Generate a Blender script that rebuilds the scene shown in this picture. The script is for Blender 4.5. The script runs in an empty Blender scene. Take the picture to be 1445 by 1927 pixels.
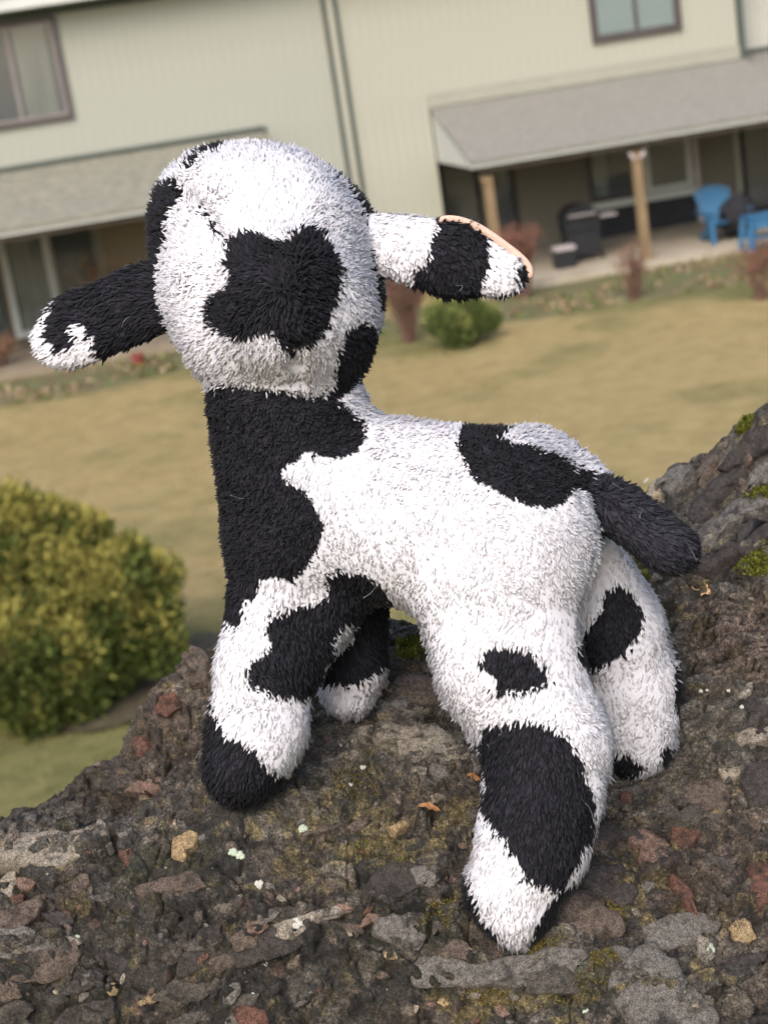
import bpy, math
import numpy as np
from mathutils import Matrix, Vector
SC = bpy.context.scene
COL = SC.collection
rng = np.random.default_rng(7)

# ------------------------------------------------------------------ camera
F_PX, CX, CY = 3090.0, 722.5, 963.5
PITCH, YAW, ROLL = math.radians(15.7), math.radians(7.7), math.radians(8.8)
FW = np.array([math.sin(YAW)*math.cos(PITCH), math.cos(YAW)*math.cos(PITCH), -math.sin(PITCH)])
_r = np.cross(FW, [0, 0, 1.]); _r /= np.linalg.norm(_r); _u = np.cross(_r, FW)
RT = math.cos(ROLL)*_r - math.sin(ROLL)*_u
UP = math.cos(ROLL)*_u + math.sin(ROLL)*_r
CAM = np.array([0, 0, 5.3])
D0 = 0.77
UNIT = D0/F_PX
cam = bpy.data.cameras.new('camera'); co = bpy.data.objects.new('camera', cam); COL.objects.link(co)
M = Matrix(((RT[0], UP[0], -FW[0], CAM[0]), (RT[1], UP[1], -FW[1], CAM[1]), (RT[2], UP[2], -FW[2], CAM[2]), (0, 0, 0, 1)))
co.matrix_world = M
cam.sensor_fit = 'VERTICAL'; cam.sensor_height = 36; cam.sensor_width = 27
cam.lens = F_PX/1927*36
cam.clip_start = 0.05; cam.clip_end = 3000
cam.dof.use_dof = True; cam.dof.focus_distance = D0-0.01; cam.dof.aperture_fstop = 16.0
SC.camera = co
# ------------------------------------------------------------------ world, sun, exposure
w = bpy.data.worlds.new('World'); SC.world = w; w.use_nodes = True
nt = w.node_tree; bg = nt.nodes['Background']
sky = nt.nodes.new('ShaderNodeTexSky'); sky.sky_type = 'NISHITA'; sky.sun_disc = False
SUN_EL, SUN_AZ = math.radians(42), math.radians(205)   # azimuth clockwise from +Y
sky.sun_elevation = SUN_EL; sky.sun_rotation = SUN_AZ
sky.air_density = 1.0; sky.dust_density = 4.0; sky.ozone_density = 1.0
nt.links.new(sky.outputs[0], bg.inputs['Color']); bg.inputs['Strength'].default_value = 0.15
sl = bpy.data.lights.new('sun', 'SUN'); so = bpy.data.objects.new('sun', sl); COL.objects.link(so)
sl.energy = 1.1; sl.angle = math.radians(48); sl.color = (1.0, 0.975, 0.965)
sd = Vector((math.sin(SUN_AZ)*math.cos(SUN_EL), math.cos(SUN_AZ)*math.cos(SUN_EL), math.sin(SUN_EL)))
so.rotation_euler = sd.to_track_quat('Z', 'Y').to_euler()
vs = SC.view_settings; vs.view_transform = 'Standard'; vs.look = 'None'; vs.gamma = 1; vs.use_curve_mapping = False
vs.exposure = 0.92
SC.render.film_transparent = False
SC.cycles.max_bounces = 24; SC.cycles.diffuse_bounces = 14; SC.cycles.transmission_bounces = 12

# ------------------------------------------------------------------ geometry of the view
def ray(px, py): return FW + (px-CX)/F_PX*RT - (py-CY)/F_PX*UP
def FY(px, py, y):
    r = ray(px, py); return CAM + r*((y-CAM[1])/r[1])
def FZ(px, py, z):
    r = ray(px, py); return CAM + r*((z-CAM[2])/r[2])
def FD(px, py, d): return CAM + ray(px, py)*d
def c2w(p):                       # close-up frame (right, down, toward camera; unit 0.25 mm) to world
    p = np.asarray(p, float)
    return CAM + FW*(D0 - p[..., 2:3]*UNIT) + RT*p[..., 0:1]*UNIT - UP*p[..., 1:2]*UNIT
def c2n(n): return n[..., 0:1]*RT - n[..., 1:2]*UP - n[..., 2:3]*FW
def pw(px, py, w_):               # picture direction at a depth, in the close-up frame
    k = (D0 - w_*UNIT)/D0
    return np.array([(px-CX)*k, (py-CY)*k, w_])
def proj(p):
    k = (D0 - p[..., 2]*UNIT)/D0
    return CX + p[..., 0]/k, CY + p[..., 1]/k

# ------------------------------------------------------------------ numpy noise
def _h(ix, iy, iz, s=0):
    n = (ix.astype(np.int64)*73856093) ^ (iy.astype(np.int64)*19349663) ^ (iz.astype(np.int64)*83492791) ^ (s*2654435761)
    n = (n ^ (n >> 13)) * 1274126177 & 0x7fffffff
    n = (n ^ (n >> 15)) * 668265263 & 0x7fffffff
    return ((n ^ (n >> 11)) & 0xffffff) / float(0xffffff)
def vnoise(p, s=0):
    i = np.floor(p).astype(np.int64); f = p - i; f = f*f*(3-2*f)
    x, y, z = i[..., 0], i[..., 1], i[..., 2]; fx, fy, fz = f[..., 0], f[..., 1], f[..., 2]
    r = 0
    for dx in (0, 1):
        for dy in (0, 1):
            for dz in (0, 1):
                wgt = (fx if dx else 1-fx)*(fy if dy else 1-fy)*(fz if dz else 1-fz)
                r = r + wgt*_h(x+dx, y+dy, z+dz, s)
    return r*2-1
def fbm(p, o=4, s=0, g=0.5):
    a = 1; r = 0; t = 0
    for k in range(o):
        r = r + a*vnoise(p*(2**k) + 17.3*k, s+k); t += a; a *= g
    return r/t
def voro(p2, s=0):
    """2-D jittered-cell voronoi: F1, F2, offset to the seed, cell hash values"""
    i = np.floor(p2).astype(np.int64)
    n = len(p2); f1 = np.full(n, 9.); f2 = np.full(n, 9.); off = np.zeros((n, 2)); cid = np.zeros((n, 2), np.int64)
    z = np.zeros(n, np.int64)
    for dx in (-1, 0, 1):
        for dy in (-1, 0, 1):
            cx, cy = i[:, 0]+dx, i[:, 1]+dy
            sx = cx + _h(cx, cy, z, s); sy = cy + _h(cx, cy, z, s+1)
            d = np.hypot(p2[:, 0]-sx, p2[:, 1]-sy)
            nb = d < f1
            f2 = np.where(nb, f1, np.minimum(f2, d)); f1 = np.where(nb, d, f1)
            off[nb, 0] = (p2[:, 0]-sx)[nb]; off[nb, 1] = (p2[:, 1]-sy)[nb]; cid[nb, 0] = cx[nb]; cid[nb, 1] = cy[nb]
    hv = [_h(cid[:, 0], cid[:, 1], z, s+5+k) for k in range(5)]
    return f1, f2, off, hv
def inpoly(x, y, poly):
    c = np.zeros(x.shape, bool); n = len(poly); j = n-1
    for i in range(n):
        xi, yi = poly[i]; xj, yj = poly[j]
        if yi != yj:
            c ^= ((yi > y) != (yj > y)) & (x < (xj-xi)*(y-yi)/(yj-yi)+xi)
        j = i
    return c

# ------------------------------------------------------------------ objects
def tag(o, label=None, cat=None, group=None, kind=None):
    if label: o['label'] = label
    if cat: o['category'] = cat
    if group: o['group'] = group
    if kind: o['kind'] = kind
    return o
def link(o, parent=None):
    COL.objects.link(o)
    if parent is not None:
        o.parent = parent
        o.matrix_parent_inverse = parent_world(parent).inverted()
    return o
def parent_world(p):
    m = p.matrix_basis.copy(); q = p
    while q.parent is not None:
        m = q.parent.matrix_basis @ q.matrix_parent_inverse @ m if False else parent_world(q.parent) @ q.matrix_parent_inverse @ m
        break
    return m
def empty(name, loc, label=None, cat=None, group=None):
    o = bpy.data.objects.new(name, None); o.empty_display_size = 0.05
    o.location = Vector([float(v) for v in loc]); COL.objects.link(o)
    return tag(o, label, cat, group)
def mesh_np(name, V, faces_list, mat=None, parent=None, smooth=False, attrs=None, mats=None):
    """faces_list: list of (n,k) index arrays"""
    me = bpy.data.meshes.new(name)
    V = np.ascontiguousarray(V, np.float32)
    me.vertices.add(len(V)); me.vertices.foreach_set('co', V.ravel())
    loops = np.concatenate([f.ravel() for f in faces_list]).astype(np.int32)
    cnt = np.concatenate([np.full(len(f), f.shape[1]) for f in faces_list]).astype(np.int32)
    st = np.concatenate([[0], np.cumsum(cnt)[:-1]]).astype(np.int32)
    me.loops.add(len(loops)); me.loops.foreach_set('vertex_index', loops)
    me.polygons.add(len(cnt)); me.polygons.foreach_set('loop_start', st); me.polygons.foreach_set('loop_total', cnt)
    if smooth: me.polygons.foreach_set('use_smooth', np.ones(len(cnt), bool))
    for k, a in (attrs or {}).items():
        if k == 'pile':
            at = me.attributes.new(k, 'FLOAT_VECTOR', 'POINT'); at.data.foreach_set('vector', a.astype(np.float32).ravel())
        elif a.ndim == 1:
            at = me.attributes.new(k, 'FLOAT', 'POINT'); at.data.foreach_set('value', a.astype(np.float32))
        else:
            at = me.attributes.new(k, 'FLOAT_COLOR', 'POINT')
            c4 = np.ones((len(a), 4), np.float32); c4[:, :3] = a; at.data.foreach_set('color', c4.ravel())
    me.update(calc_edges=True); me.validate()
    for m_ in ([mat] if mat else []) + (mats or []): me.materials.append(m_)
    o = bpy.data.objects.new(name, me)
    return link(o, parent)
class MB:
    def __init__(s): s.v = []; s.f = []
    def add(s, vs, fs):
        b = len(s.v); s.v += [tuple(map(float, v)) for v in vs]; s.f += [tuple(i+b for i in f) for f in fs]; return s
    def box(s, x0, x1, y0, y1, z0, z1):
        vs = [(x, y, z) for x in (x0, x1) for y in (y0, y1) for z in (z0, z1)]
        return s.add(vs, [(0, 1, 3, 2), (4, 6, 7, 5), (0, 4, 5, 1), (2, 3, 7, 6), (0, 2, 6, 4), (1, 5, 7, 3)])
    def bar(s, a, b, w_, h_, upv=(0, 0, 1)):
        a, b = np.array(a, float), np.array(b, float); d = b-a; d /= np.linalg.norm(d)
        sx = np.cross(d, upv)
        if np.linalg.norm(sx) < 1e-4: sx = np.cross(d, (1, 0, 0))
        sx /= np.linalg.norm(sx); sy = np.cross(sx, d)
        vs = [p + sx*i*w_/2 + sy*j*h_/2 for p in (a, b) for i, j in ((-1, -1), (1, -1), (1, 1), (-1, 1))]
        return s.add(vs, [(0, 3, 2, 1), (4, 5, 6, 7), (0, 1, 5, 4), (1, 2, 6, 5), (2, 3, 7, 6), (3, 0, 4, 7)])
    def tube(s, pts, rad, n=6):
        pts = [np.array(p, float) for p in pts]; rings = []
        for i, p in enumerate(pts):
            d = pts[min(i+1, len(pts)-1)] - pts[max(i-1, 0)]; d /= (np.linalg.norm(d)+1e-9)
            sx = np.cross(d, (0.13, 0.31, 0.94)); sx /= (np.linalg.norm(sx)+1e-9); sy = np.cross(sx, d)
            r = rad[i] if hasattr(rad, '__len__') else rad
            rings.append([p + r*(math.cos(2*math.pi*k/n)*sx + math.sin(2*math.pi*k/n)*sy) for k in range(n)])
        vs = [v for r in rings for v in r]; fs = []
        for i in range(len(pts)-1):
            for k in range(n): fs.append((i*n+k, i*n+(k+1) % n, (i+1)*n+(k+1) % n, (i+1)*n+k))
        fs.append(tuple(range(n))[::-1]); fs.append(tuple(range((len(pts)-1)*n, len(pts)*n)))
        return s.add(vs, fs)
    def prism(s, poly, axis, a0, a1):
        """polygon in the two other axes, extruded along axis"""
        def mk(p, a):
            q = list(p); q.insert(axis, a); return q
        n = len(poly); vs = [mk(p, a0) for p in poly] + [mk(p, a1) for p in poly]
        return s.add(vs, [tuple(range(n)), tuple(range(n, 2*n))[::-1]] + [(i, i+n, (i+1) % n+n, (i+1) % n) for i in range(n)])
    def build(s, name, mat, parent=None, bevel=0, smooth=False):
        me = bpy.data.meshes.new(name); me.from_pydata(s.v, [], s.f); me.update()
        import bmesh
        bm = bmesh.new(); bm.from_mesh(me); bmesh.ops.recalc_face_normals(bm, faces=bm.faces)
        if bevel: bmesh.ops.bevel(bm, geom=list(bm.edges), offset=bevel, segments=2, affect='EDGES', clamp_overlap=True)
        bm.to_mesh(me); bm.free()
        if smooth: me.polygons.foreach_set('use_smooth', [True]*len(me.polygons))
        me.materials.append(mat)
        o = bpy.data.objects.new(name, me); return link(o, parent)

# ------------------------------------------------------------------ materials
def nodes(m):
    m.use_nodes = True; t = m.node_tree; return t, t.nodes['Principled BSDF']
def noise_mat(name, cols, scale=5, rough=0.9, bump=0.0, bscale=None, detail=6, pos=None, spec=0.3, coord='Object', stretch=(1, 1, 1), dist=0.01):
    m = bpy.data.materials.new(name); t, b = nodes(m); L = t.links
    tc = t.nodes.new('ShaderNodeTexCoord'); mp = t.nodes.new('ShaderNodeMapping'); mp.inputs['Scale'].default_value = stretch
    L.new(tc.outputs[coord], mp.inputs['Vector'])
    n = t.nodes.new('ShaderNodeTexNoise'); n.inputs['Scale'].default_value = scale; n.inputs['Detail'].default_value = detail; n.inputs['Roughness'].default_value = 0.62
    L.new(mp.outputs[0], n.inputs['Vector'])
    r = t.nodes.new('ShaderNodeValToRGB'); e = r.color_ramp.elements
    pos = pos or [0.3 + 0.4*i/max(1, len(cols)-1) for i in range(len(cols))]
    while len(e) < len(cols): e.new(0.5)
    for i, (c, p) in enumerate(zip(cols, pos)): e[i].position = p; e[i].color = (*c, 1)
    L.new(n.outputs['Fac'], r.inputs['Fac']); L.new(r.outputs['Color'], b.inputs['Base Color'])
    b.inputs['Roughness'].default_value = rough; b.inputs['Specular IOR Level'].default_value = spec
    if bump:
        n2 = t.nodes.new('ShaderNodeTexNoise'); n2.inputs['Scale'].default_value = bscale or scale*4; n2.inputs['Detail'].default_value = 8
        L.new(mp.outputs[0], n2.inputs['Vector'])
        bp = t.nodes.new('ShaderNodeBump'); bp.inputs['Strength'].default_value = bump; bp.inputs['Distance'].default_value = dist
        L.new(n2.outputs['Fac'], bp.inputs['Height']); L.new(bp.outputs[0], b.inputs['Normal'])
    return m
def var(c, k): return tuple(min(1, x*k) for x in c)
def plain(name, c, rough=0.6, v=0.12, scale=3, **kw):
    return noise_mat(name, [var(c, 1-v), c, var(c, 1+v)], scale=scale, rough=rough, **kw)
SID = (0.325, 0.325, 0.268)
m_siding = plain('painted_siding', SID, 0.75, 0.07, 0.9, stretch=(6, 1, 0.5))
m_siding_pale = plain('pale_siding', (0.42, 0.42, 0.38), 0.75, 0.05, 1.0)
m_siding_grey = plain('grey_green_siding', (0.295, 0.305, 0.26), 0.75, 0.07, 0.9, stretch=(6, 1, 0.5))
m_trim = plain('cream_trim', (0.27, 0.27, 0.22), 0.7, 0.06)
m_white = plain('white_trim', (0.48, 0.5, 0.47), 0.6, 0.05)
m_dtrim = plain('dark_green_trim', (0.055, 0.07, 0.06), 0.5, 0.1)
m_shingle = noise_mat('roof_shingle', [(0.155, 0.148, 0.128), (0.195, 0.188, 0.165), (0.24, 0.23, 0.205)], scale=7, rough=0.95, bump=0.4, bscale=40, stretch=(1, 2, 2))
m_shingle_old = noise_mat('weathered_shingle', [(0.14, 0.138, 0.108), (0.19, 0.185, 0.148), (0.26, 0.24, 0.185)], scale=6, rough=0.95, bump=0.4, bscale=40)
m_frame = plain('brown_window_frame', (0.065, 0.055, 0.055), 0.5, 0.15)
m_sash = plain('taupe_sash', (0.19, 0.165, 0.16), 0.5, 0.1)
m_post = noise_mat('weathered_timber', [(0.11, 0.08, 0.045), (0.19, 0.135, 0.075), (0.24, 0.175, 0.1)], scale=4, rough=0.8, stretch=(6, 6, 0.6))
m_concrete = noise_mat('concrete', [(0.27, 0.235, 0.175), (0.34, 0.3, 0.23), (0.4, 0.35, 0.28)], scale=2.5, rough=0.9, bump=0.2)
m_dark = plain('black_metal', (0.02, 0.021, 0.024), 0.4, 0.2)
m_blue = plain('blue_painted_plastic', (0.035, 0.125, 0.24), 0.5, 0.08)
m_blackcloth = plain('black_cloth', (0.02, 0.02, 0.025), 0.95, 0.3, 12)
m_curtain = noise_mat('curtain_fabric', [(0.1, 0.1, 0.085), (0.2, 0.2, 0.165), (0.3, 0.29, 0.24)], scale=3, rough=0.95, stretch=(7, 1, 0.15))
m_blind = plain('pale_blind', (0.30, 0.36, 0.35), 0.7, 0.04)
m_glass = bpy.data.materials.new('window_glass'); _t, _b = nodes(m_glass)
_b.inputs['Base Color'].default_value = (0.85, 0.9, 0.9, 1); _b.inputs['Roughness'].default_value = 0.04; _b.inputs['Transmission Weight'].default_value = 0.95; _b.inputs['IOR'].default_value = 1.45
m_room = plain('dark_interior', (0.03, 0.032, 0.036), 0.9, 0.2)
m_pink = plain('pale_plastic', (0.4, 0.36, 0.36), 0.5, 0.05)
m_red = plain('red_glazed_pot', (0.22, 0.05, 0.045), 0.4, 0.1)
m_bark = plain('reddish_twig_bark', (0.13, 0.075, 0.055), 0.9, 0.3, 8)

# ================================================================== THE GROUND
ZG, ZS = 0.5, 0.66
def hill(x, y):
    t = np.clip((y-1.2)/(9.5-1.2), 0, 1); t = t*t*(3-2*t)
    return 4.4*(1-t) + ZG*t
gx = np.concatenate([np.linspace(-900, -60, 15)[:-1], np.linspace(-60, 70, 150)[:-1], np.linspace(70, 900, 15)]); gy = np.concatenate([np.linspace(-800, -30, 12)[:-1], np.linspace(-30, 0, 20)[:-1], np.linspace(0, 12, 60)[:-1], np.linspace(12, 120, 100)[:-1], np.linspace(120, 1000, 14)])
X, Y = np.meshgrid(gx, gy); Zg = hill(X, Y) + 0.03*fbm(np.stack([X*0.4, Y*0.4, X*0], -1), 3)
nx, ny = len(gx), len(gy); idx = np.arange(nx*ny).reshape(ny, nx)
q = np.stack([idx[:-1, :-1], idx[:-1, 1:], idx[1:, 1:], idx[1:, :-1]], -1).reshape(-1, 4)
m_lawn = bpy.data.materials.new('winter_lawn'); t, b = nodes(m_lawn); L = t.links
tc = t.nodes.new('ShaderNodeTexCoord')
def nz(scale, det, rough=0.6, vec=None):
    n = t.nodes.new('ShaderNodeTexNoise'); n.inputs['Scale'].default_value = scale; n.inputs['Detail'].default_value = det; n.inputs['Roughness'].default_value = rough
    L.new((vec or tc.outputs['Object']), n.inputs['Vector']); return n
def ramp(src, cols, pos):
    r = t.nodes.new('ShaderNodeValToRGB'); e = r.color_ramp.elements
    while len(e) < len(cols): e.new(0.5)
    for i, (c, p) in enumerate(zip(cols, pos)): e[i].position = p; e[i].color = (*c, 1)
    L.new(src, r.inputs['Fac']); return r
def mixc(fac, a, b_):
    mx = t.nodes.new('ShaderNodeMix'); mx.data_type = 'RGBA'
    L.new(fac, mx.inputs['Factor']); L.new(a, mx.inputs['A']); L.new(b_, mx.inputs['B']); return mx.outputs['Result']
straw = ramp(nz(3.5, 12, 0.7).outputs['Fac'], [(0.225, 0.172, 0.08), (0.278, 0.215, 0.1), (0.33, 0.258, 0.125)], [0.33, 0.5, 0.68])
green = ramp(nz(4.5, 10, 0.7).outputs['Fac'], [(0.10, 0.10, 0.038), (0.145, 0.138, 0.055), (0.205, 0.178, 0.077)], [0.33, 0.5, 0.68])
sep = t.nodes.new('ShaderNodeSeparateXYZ'); L.new(tc.outputs['Object'], sep.inputs[0])
mr = t.nodes.new('ShaderNodeMapRange'); mr.inputs[1].default_value = 20; mr.inputs[2].default_value = 13; mr.inputs[3].default_value = -0.08; mr.inputs[4].default_value = 0.10
L.new(sep.outputs['Y'], mr.inputs[0])
mr2 = t.nodes.new('ShaderNodeMapRange'); mr2.inputs[1].default_value = 24; mr2.inputs[2].default_value = 27; mr2.inputs[3].default_value = 0; mr2.inputs[4].default_value = 0.14
L.new(sep.outputs['Y'], mr2.inputs[0])
big = nz(0.55, 5, 0.55)
ad = t.nodes.new('ShaderNodeMath'); ad.operation = 'ADD'; L.new(big.outputs['Fac'], ad.inputs[0]); L.new(mr.outputs[0], ad.inputs[1])
ad2 = t.nodes.new('ShaderNodeMath'); ad2.operation = 'ADD'; L.new(ad.outputs[0], ad2.inputs[0]); L.new(mr2.outputs[0], ad2.inputs[1])
gm = ramp(ad2.outputs[0], [(0, 0, 0), (1, 1, 1)], [0.47, 0.66])
L.new(mixc(gm.outputs['Color'], straw.outputs['Color'], green.outputs['Color']), b.inputs['Base Color'])
b.inputs['Roughness'].default_value = 0.95; b.inputs['Specular IOR Level'].default_value = 0.1
bp = t.nodes.new('ShaderNodeBump'); bp.inputs['Strength'].default_value = 0.45; bp.inputs['Distance'].default_value = 0.03
L.new(nz(45, 6, 0.7).outputs['Fac'], bp.inputs['Height']); L.new(bp.outputs[0], b.inputs['Normal'])
tag(mesh_np('lawn', np.stack([X, Y, Zg], -1).reshape(-1, 3), [q], m_lawn, smooth=True), 'dormant straw coloured lawn with green patches below the rock', 'lawn', kind='structure')

# grass blades where the lawn is close enough to show them
def attr_mat(name, rough=0.9, trans=0.0, spec=0.2):
    m = bpy.data.materials.new(name); t, b = nodes(m)
    a = t.nodes.new('ShaderNodeAttribute'); a.attribute_name = 'col'
    t.links.new(a.outputs['Color'], b.inputs['Base Color']); b.inputs['Roughness'].default_value = rough; b.inputs['Specular IOR Level'].default_value = spec
    return m
m_leafcol = attr_mat('mixed_foliage')
def scatter_tris(name, P0, size, cols, mat, parent=None, up=0.6, wid=0.35, r=rng, dirs=None):
    n = len(P0)
    d = r.normal(size=(n, 3)) if dirs is None else dirs + r.normal(size=(n, 3))*0.6
    if dirs is None: d[:, 2] = np.abs(d[:, 2])*up*2+up
    d /= np.linalg.norm(d, axis=1)[:, None]
    s = np.cross(d, r.normal(size=(n, 3))); s /= np.linalg.norm(s, axis=1)[:, None]
    sz = np.asarray(size)[:, None] if hasattr(size, '__len__') else size
    a = P0 - s*sz*wid*0.5; m1 = P0 + d*sz*0.5 + s*sz*wid*0.5; tip = P0 + d*sz; m2 = P0 + d*sz*0.45 - s*sz*wid*0.6
    V = np.stack([P0, m1, tip, m2], 1).reshape(-1, 3); f = np.arange(4*n).reshape(-1, 4)
    return mesh_np(name, V, [f], mat, parent, attrs={'col': np.repeat(cols, 4, axis=0)})
n = 36000
gxr = rng.uniform(-4.5, 5, n); gyr = 11 + 15*rng.uniform(0, 1, n)**1.3
k = fbm(np.stack([gxr*0.9, gyr*0.9, gxr*0], -1), 4, 3)
gcol = np.where((k + (15-gyr)*0.04 + rng.normal(0, .12, n) > 0.05)[:, None], np.array([[0.12, 0.135, 0.045]]), np.array([[0.28, 0.215, 0.10]]))*rng.uniform(0.7, 1.25, (n, 1))
Pg = np.stack([gxr, gyr, hill(gxr, gyr)-0.005], -1)
tag(scatter_tris('grass', Pg, rng.uniform(0.03, 0.065, n), gcol, m_leafcol, up=0.5, wid=0.15), 'short dry grass blades on the lawn below the rock', 'grass', kind='stuff')
# ------------------------------------------------------------------ planting bed in front of the porches
bedx = np.linspace(-14, 24, 140); fy = 27.2 + 0.5*np.sin(bedx*0.5+0.4) + 0.25*np.sin(bedx*1.7); fy = fy - 0.06*(bedx-6)
tt = np.linspace(0, 1, 14)
BX = np.repeat(bedx[None], 14, 0); BY = fy[None]*(1-tt[:, None]) + 29.99*tt[:, None]
BZ = ZG + 0.045 + 0.03*fbm(np.stack([BX*2, BY*2, BX*0], -1), 3); BZ[0] = ZG - 0.02
ii = np.arange(BX.size).reshape(BX.shape); q = np.stack([ii[:-1, :-1], ii[:-1, 1:], ii[1:, 1:], ii[1:, :-1]], -1).reshape(-1, 4)
m_bed = noise_mat('mulch_and_leaves', [(0.09, 0.08, 0.04), (0.15, 0.12, 0.065), (0.11, 0.13, 0.05), (0.26, 0.19, 0.11)], scale=2.2, rough=0.95, bump=0.8, bscale=30, pos=[0.3, 0.45, 0.55, 0.7], dist=0.05)
tag(mesh_np('planting_bed', np.stack([BX, BY, BZ], -1).reshape(-1, 3), [q], m_bed, smooth=True), 'mulched bed between the lawn and the porch slab', 'flower bed', kind='structure')
n = 5000
lx = rng.uniform(-2.5, 16, n); ly = rng.uniform(0, 1, n)**1.4; ly = np.interp(lx, bedx, fy)*(1-ly) + 29.8*ly
cl = fbm(np.stack([lx*1.2, ly*1.6, lx*0], -1), 3, 9); kp = cl > -0.15; lx, ly = lx[kp], ly[kp]; n = len(lx)
pal = np.array([[0.3, 0.2, 0.13], [0.34, 0.26, 0.17], [0.22, 0.14, 0.08], [0.12, 0.15, 0.04], [0.1, 0.14, 0.04]])
tag(scatter_tris('leaf_litter', np.stack([lx, ly, np.full(n, ZG+0.06)], -1), rng.uniform(0.05, 0.1, n), pal[rng.integers(0, 5, n)]*rng.uniform(0.7, 1.2, (n, 1)), m_leafcol, up=0.25, wid=0.8), 'fallen tan leaves and weeds scattered over the planting bed', 'leaves', kind='stuff')

# ================================================================== THE ROW HOUSE
YF, YR, YE = 33.0, 34.3, 30.0      # upper facade, recessed porch wall, eave line
house = empty('row_house', (5, 33, ZG), 'cream sided two storey row house with grey porch roofs across the lawn', 'house')
# siding boards
def board_mesh(wd, h, mat):
    mb = MB(); mb.box(0, wd-0.006, 0.017, 0.024, 0, h); o = mb.build('siding_board', mat); me = o.data; bpy.data.objects.remove(o); return me
PITCH_B = 0.2
def boards(x0, x1, y, z0, z1, mat):
    n = int(round((x1-x0)/PITCH_B)); wd = (x1-x0)/n; me = board_mesh(wd, z1-z0, mat)
    for i in range(n):
        o = bpy.data.objects.new('siding_board', me); o.location = (x0+i*wd, y-0.025, z0); link(o, house)
EAVE = 6.86
# backing walls (dark in the joints)
m_joint = plain('siding_joint', (0.27, 0.27, 0.22), 0.9, 0.1)
mb = MB(); mb.box(-9, 13.2, YF, 41, 4.0, EAVE+0.4); mb.box(3.3, 6.6, YF, 41, ZG-0.3, 4.0); mb.box(-9, 3.3, YR, 41, ZG-0.3, 4.0); mb.box(6.6, 13.2, YR, 41, ZG-0.3, 4.0); mb.box(13.2, 22, YR, 41, ZG-0.3, 4.0); mb.box(13.2, 22, YF+0.8, 41, 4.0, EAVE+0.4)
mb.build('wall', m_joint, house)
boards(-9, 4.74, YF, 4.05, EAVE, m_siding_grey); boards(3.3, 4.74, YF, ZG-0.05, 4.05, m_siding_grey)
boards(5.06, 13.1, YF, 4.22, EAVE, m_siding); boards(5.06, 6.6, YF, ZG-0.05, 4.22, m_siding)
boards(13.3, 22, YF+0.8, 4.1, EAVE, m_siding_pale)
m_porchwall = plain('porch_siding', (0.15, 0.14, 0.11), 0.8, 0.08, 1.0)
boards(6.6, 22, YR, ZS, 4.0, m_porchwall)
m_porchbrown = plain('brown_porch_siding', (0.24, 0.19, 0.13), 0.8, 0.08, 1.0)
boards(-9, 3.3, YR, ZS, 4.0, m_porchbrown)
for x in (4.765, 4.985):
    MB().box(x, x+0.07, YF-0.09, YF-0.0, ZG-0.05, EAVE).build('corner_trim', m_dtrim, house)
MB().box(4.84, 4.98, YF-0.05, YF, ZG-0.05, EAVE).build('corner_trim', m_siding, house)
MB().box(13.13, 13.26, YF-0.06, YF+0.75, 3.95, EAVE).build('corner_trim', m_dtrim, house)
# upper eave
mb = MB(); mb.box(-9, 22, YF-0.7, YF-0.58, EAVE+0.06, EAVE+0.3); mb.build('fascia', m_white, house)
MB().box(-9, 22, YF-0.58, YF+0.78, EAVE+0.06, EAVE+0.1).build('soffit', m_white, house)
MB().box(-9, 4.76, YF-0.06, YF-0.027, EAVE-0.09, EAVE+0.055).build('eave_shadow_strip', m_dtrim, house)  # dark strip added to stand in for the shadow under the eave
rf = MB().add([(-9.3, YF-0.75, EAVE+0.31), (22.3, YF-0.75, EAVE+0.31), (22.3, 37, EAVE+2.0), (-9.3, 37, EAVE+2.0), (-9.3, 41.5, EAVE+0.3), (22.3, 41.5, EAVE+0.3)], [(0, 1, 2, 3), (3, 2, 5, 4), (0, 3, 4), (1, 5, 2)]).build('roof', m_shingle, house)
# porch roofs
m_beam = plain('brown_beam', (0.08, 0.065, 0.05), 0.8, 0.2)
def porch_roof(x0, x1, ztop, zeave, mat, endpanel=None, y1=YF-0.03):
    th = 0.05
    r = MB().prism([(YE-0.05, zeave), (y1, ztop), (y1, ztop-th), (YE-0.05, zeave-th)], 0, x0, x1).build('porch_roof', mat, house)
    MB().box(x0+0.02, x1-0.02, YE, YE+0.04, zeave-0.13, zeave-th*0.6).build('fascia', m_white, r)
    MB().box(x0+0.05, x1-0.05, YE+0.04, YF-0.03, zeave-0.125, zeave-0.1).build('soffit', m_trim, r)
    MB().box(x0+0.2, x1-0.2, YE+0.12, YE+0.26, zeave-0.24, zeave-0.127).build('beam', m_beam, r)
    if endpanel: MB().prism([(YE+0.041, zeave-0.126), (y1, zeave-0.126), (y1, ztop-th-0.004), (YE+0.041, zeave-0.06)], 0, x0+0.021, x0+0.05).build('gable_panel', endpanel, r)
    return r
r1 = porch_roof(6.6, 13.22, 3.96, 3.03, m_shingle, m_white)
r2 = porch_roof(13.28, 21, 4.0, 2.98, m_shingle, None, YF+0.67)
r0 = porch_roof(-8, 3.25, 4.05, 3.2, m_shingle_old, None)
MB().box(6.58, 13.12, YF-0.075, YF-0.027, 3.97, 4.21).build('flashing_board', m_trim, house)
MB().box(-8, 3.3, YF-0.1, YF-0.027, 4.06, 4.14).build('flashing_board', m_dtrim, house)
MB().box(13.3, 21, YF+0.68, YF+0.77, 4.0, 4.1).build('flashing_board', m_dtrim, house)
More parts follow.
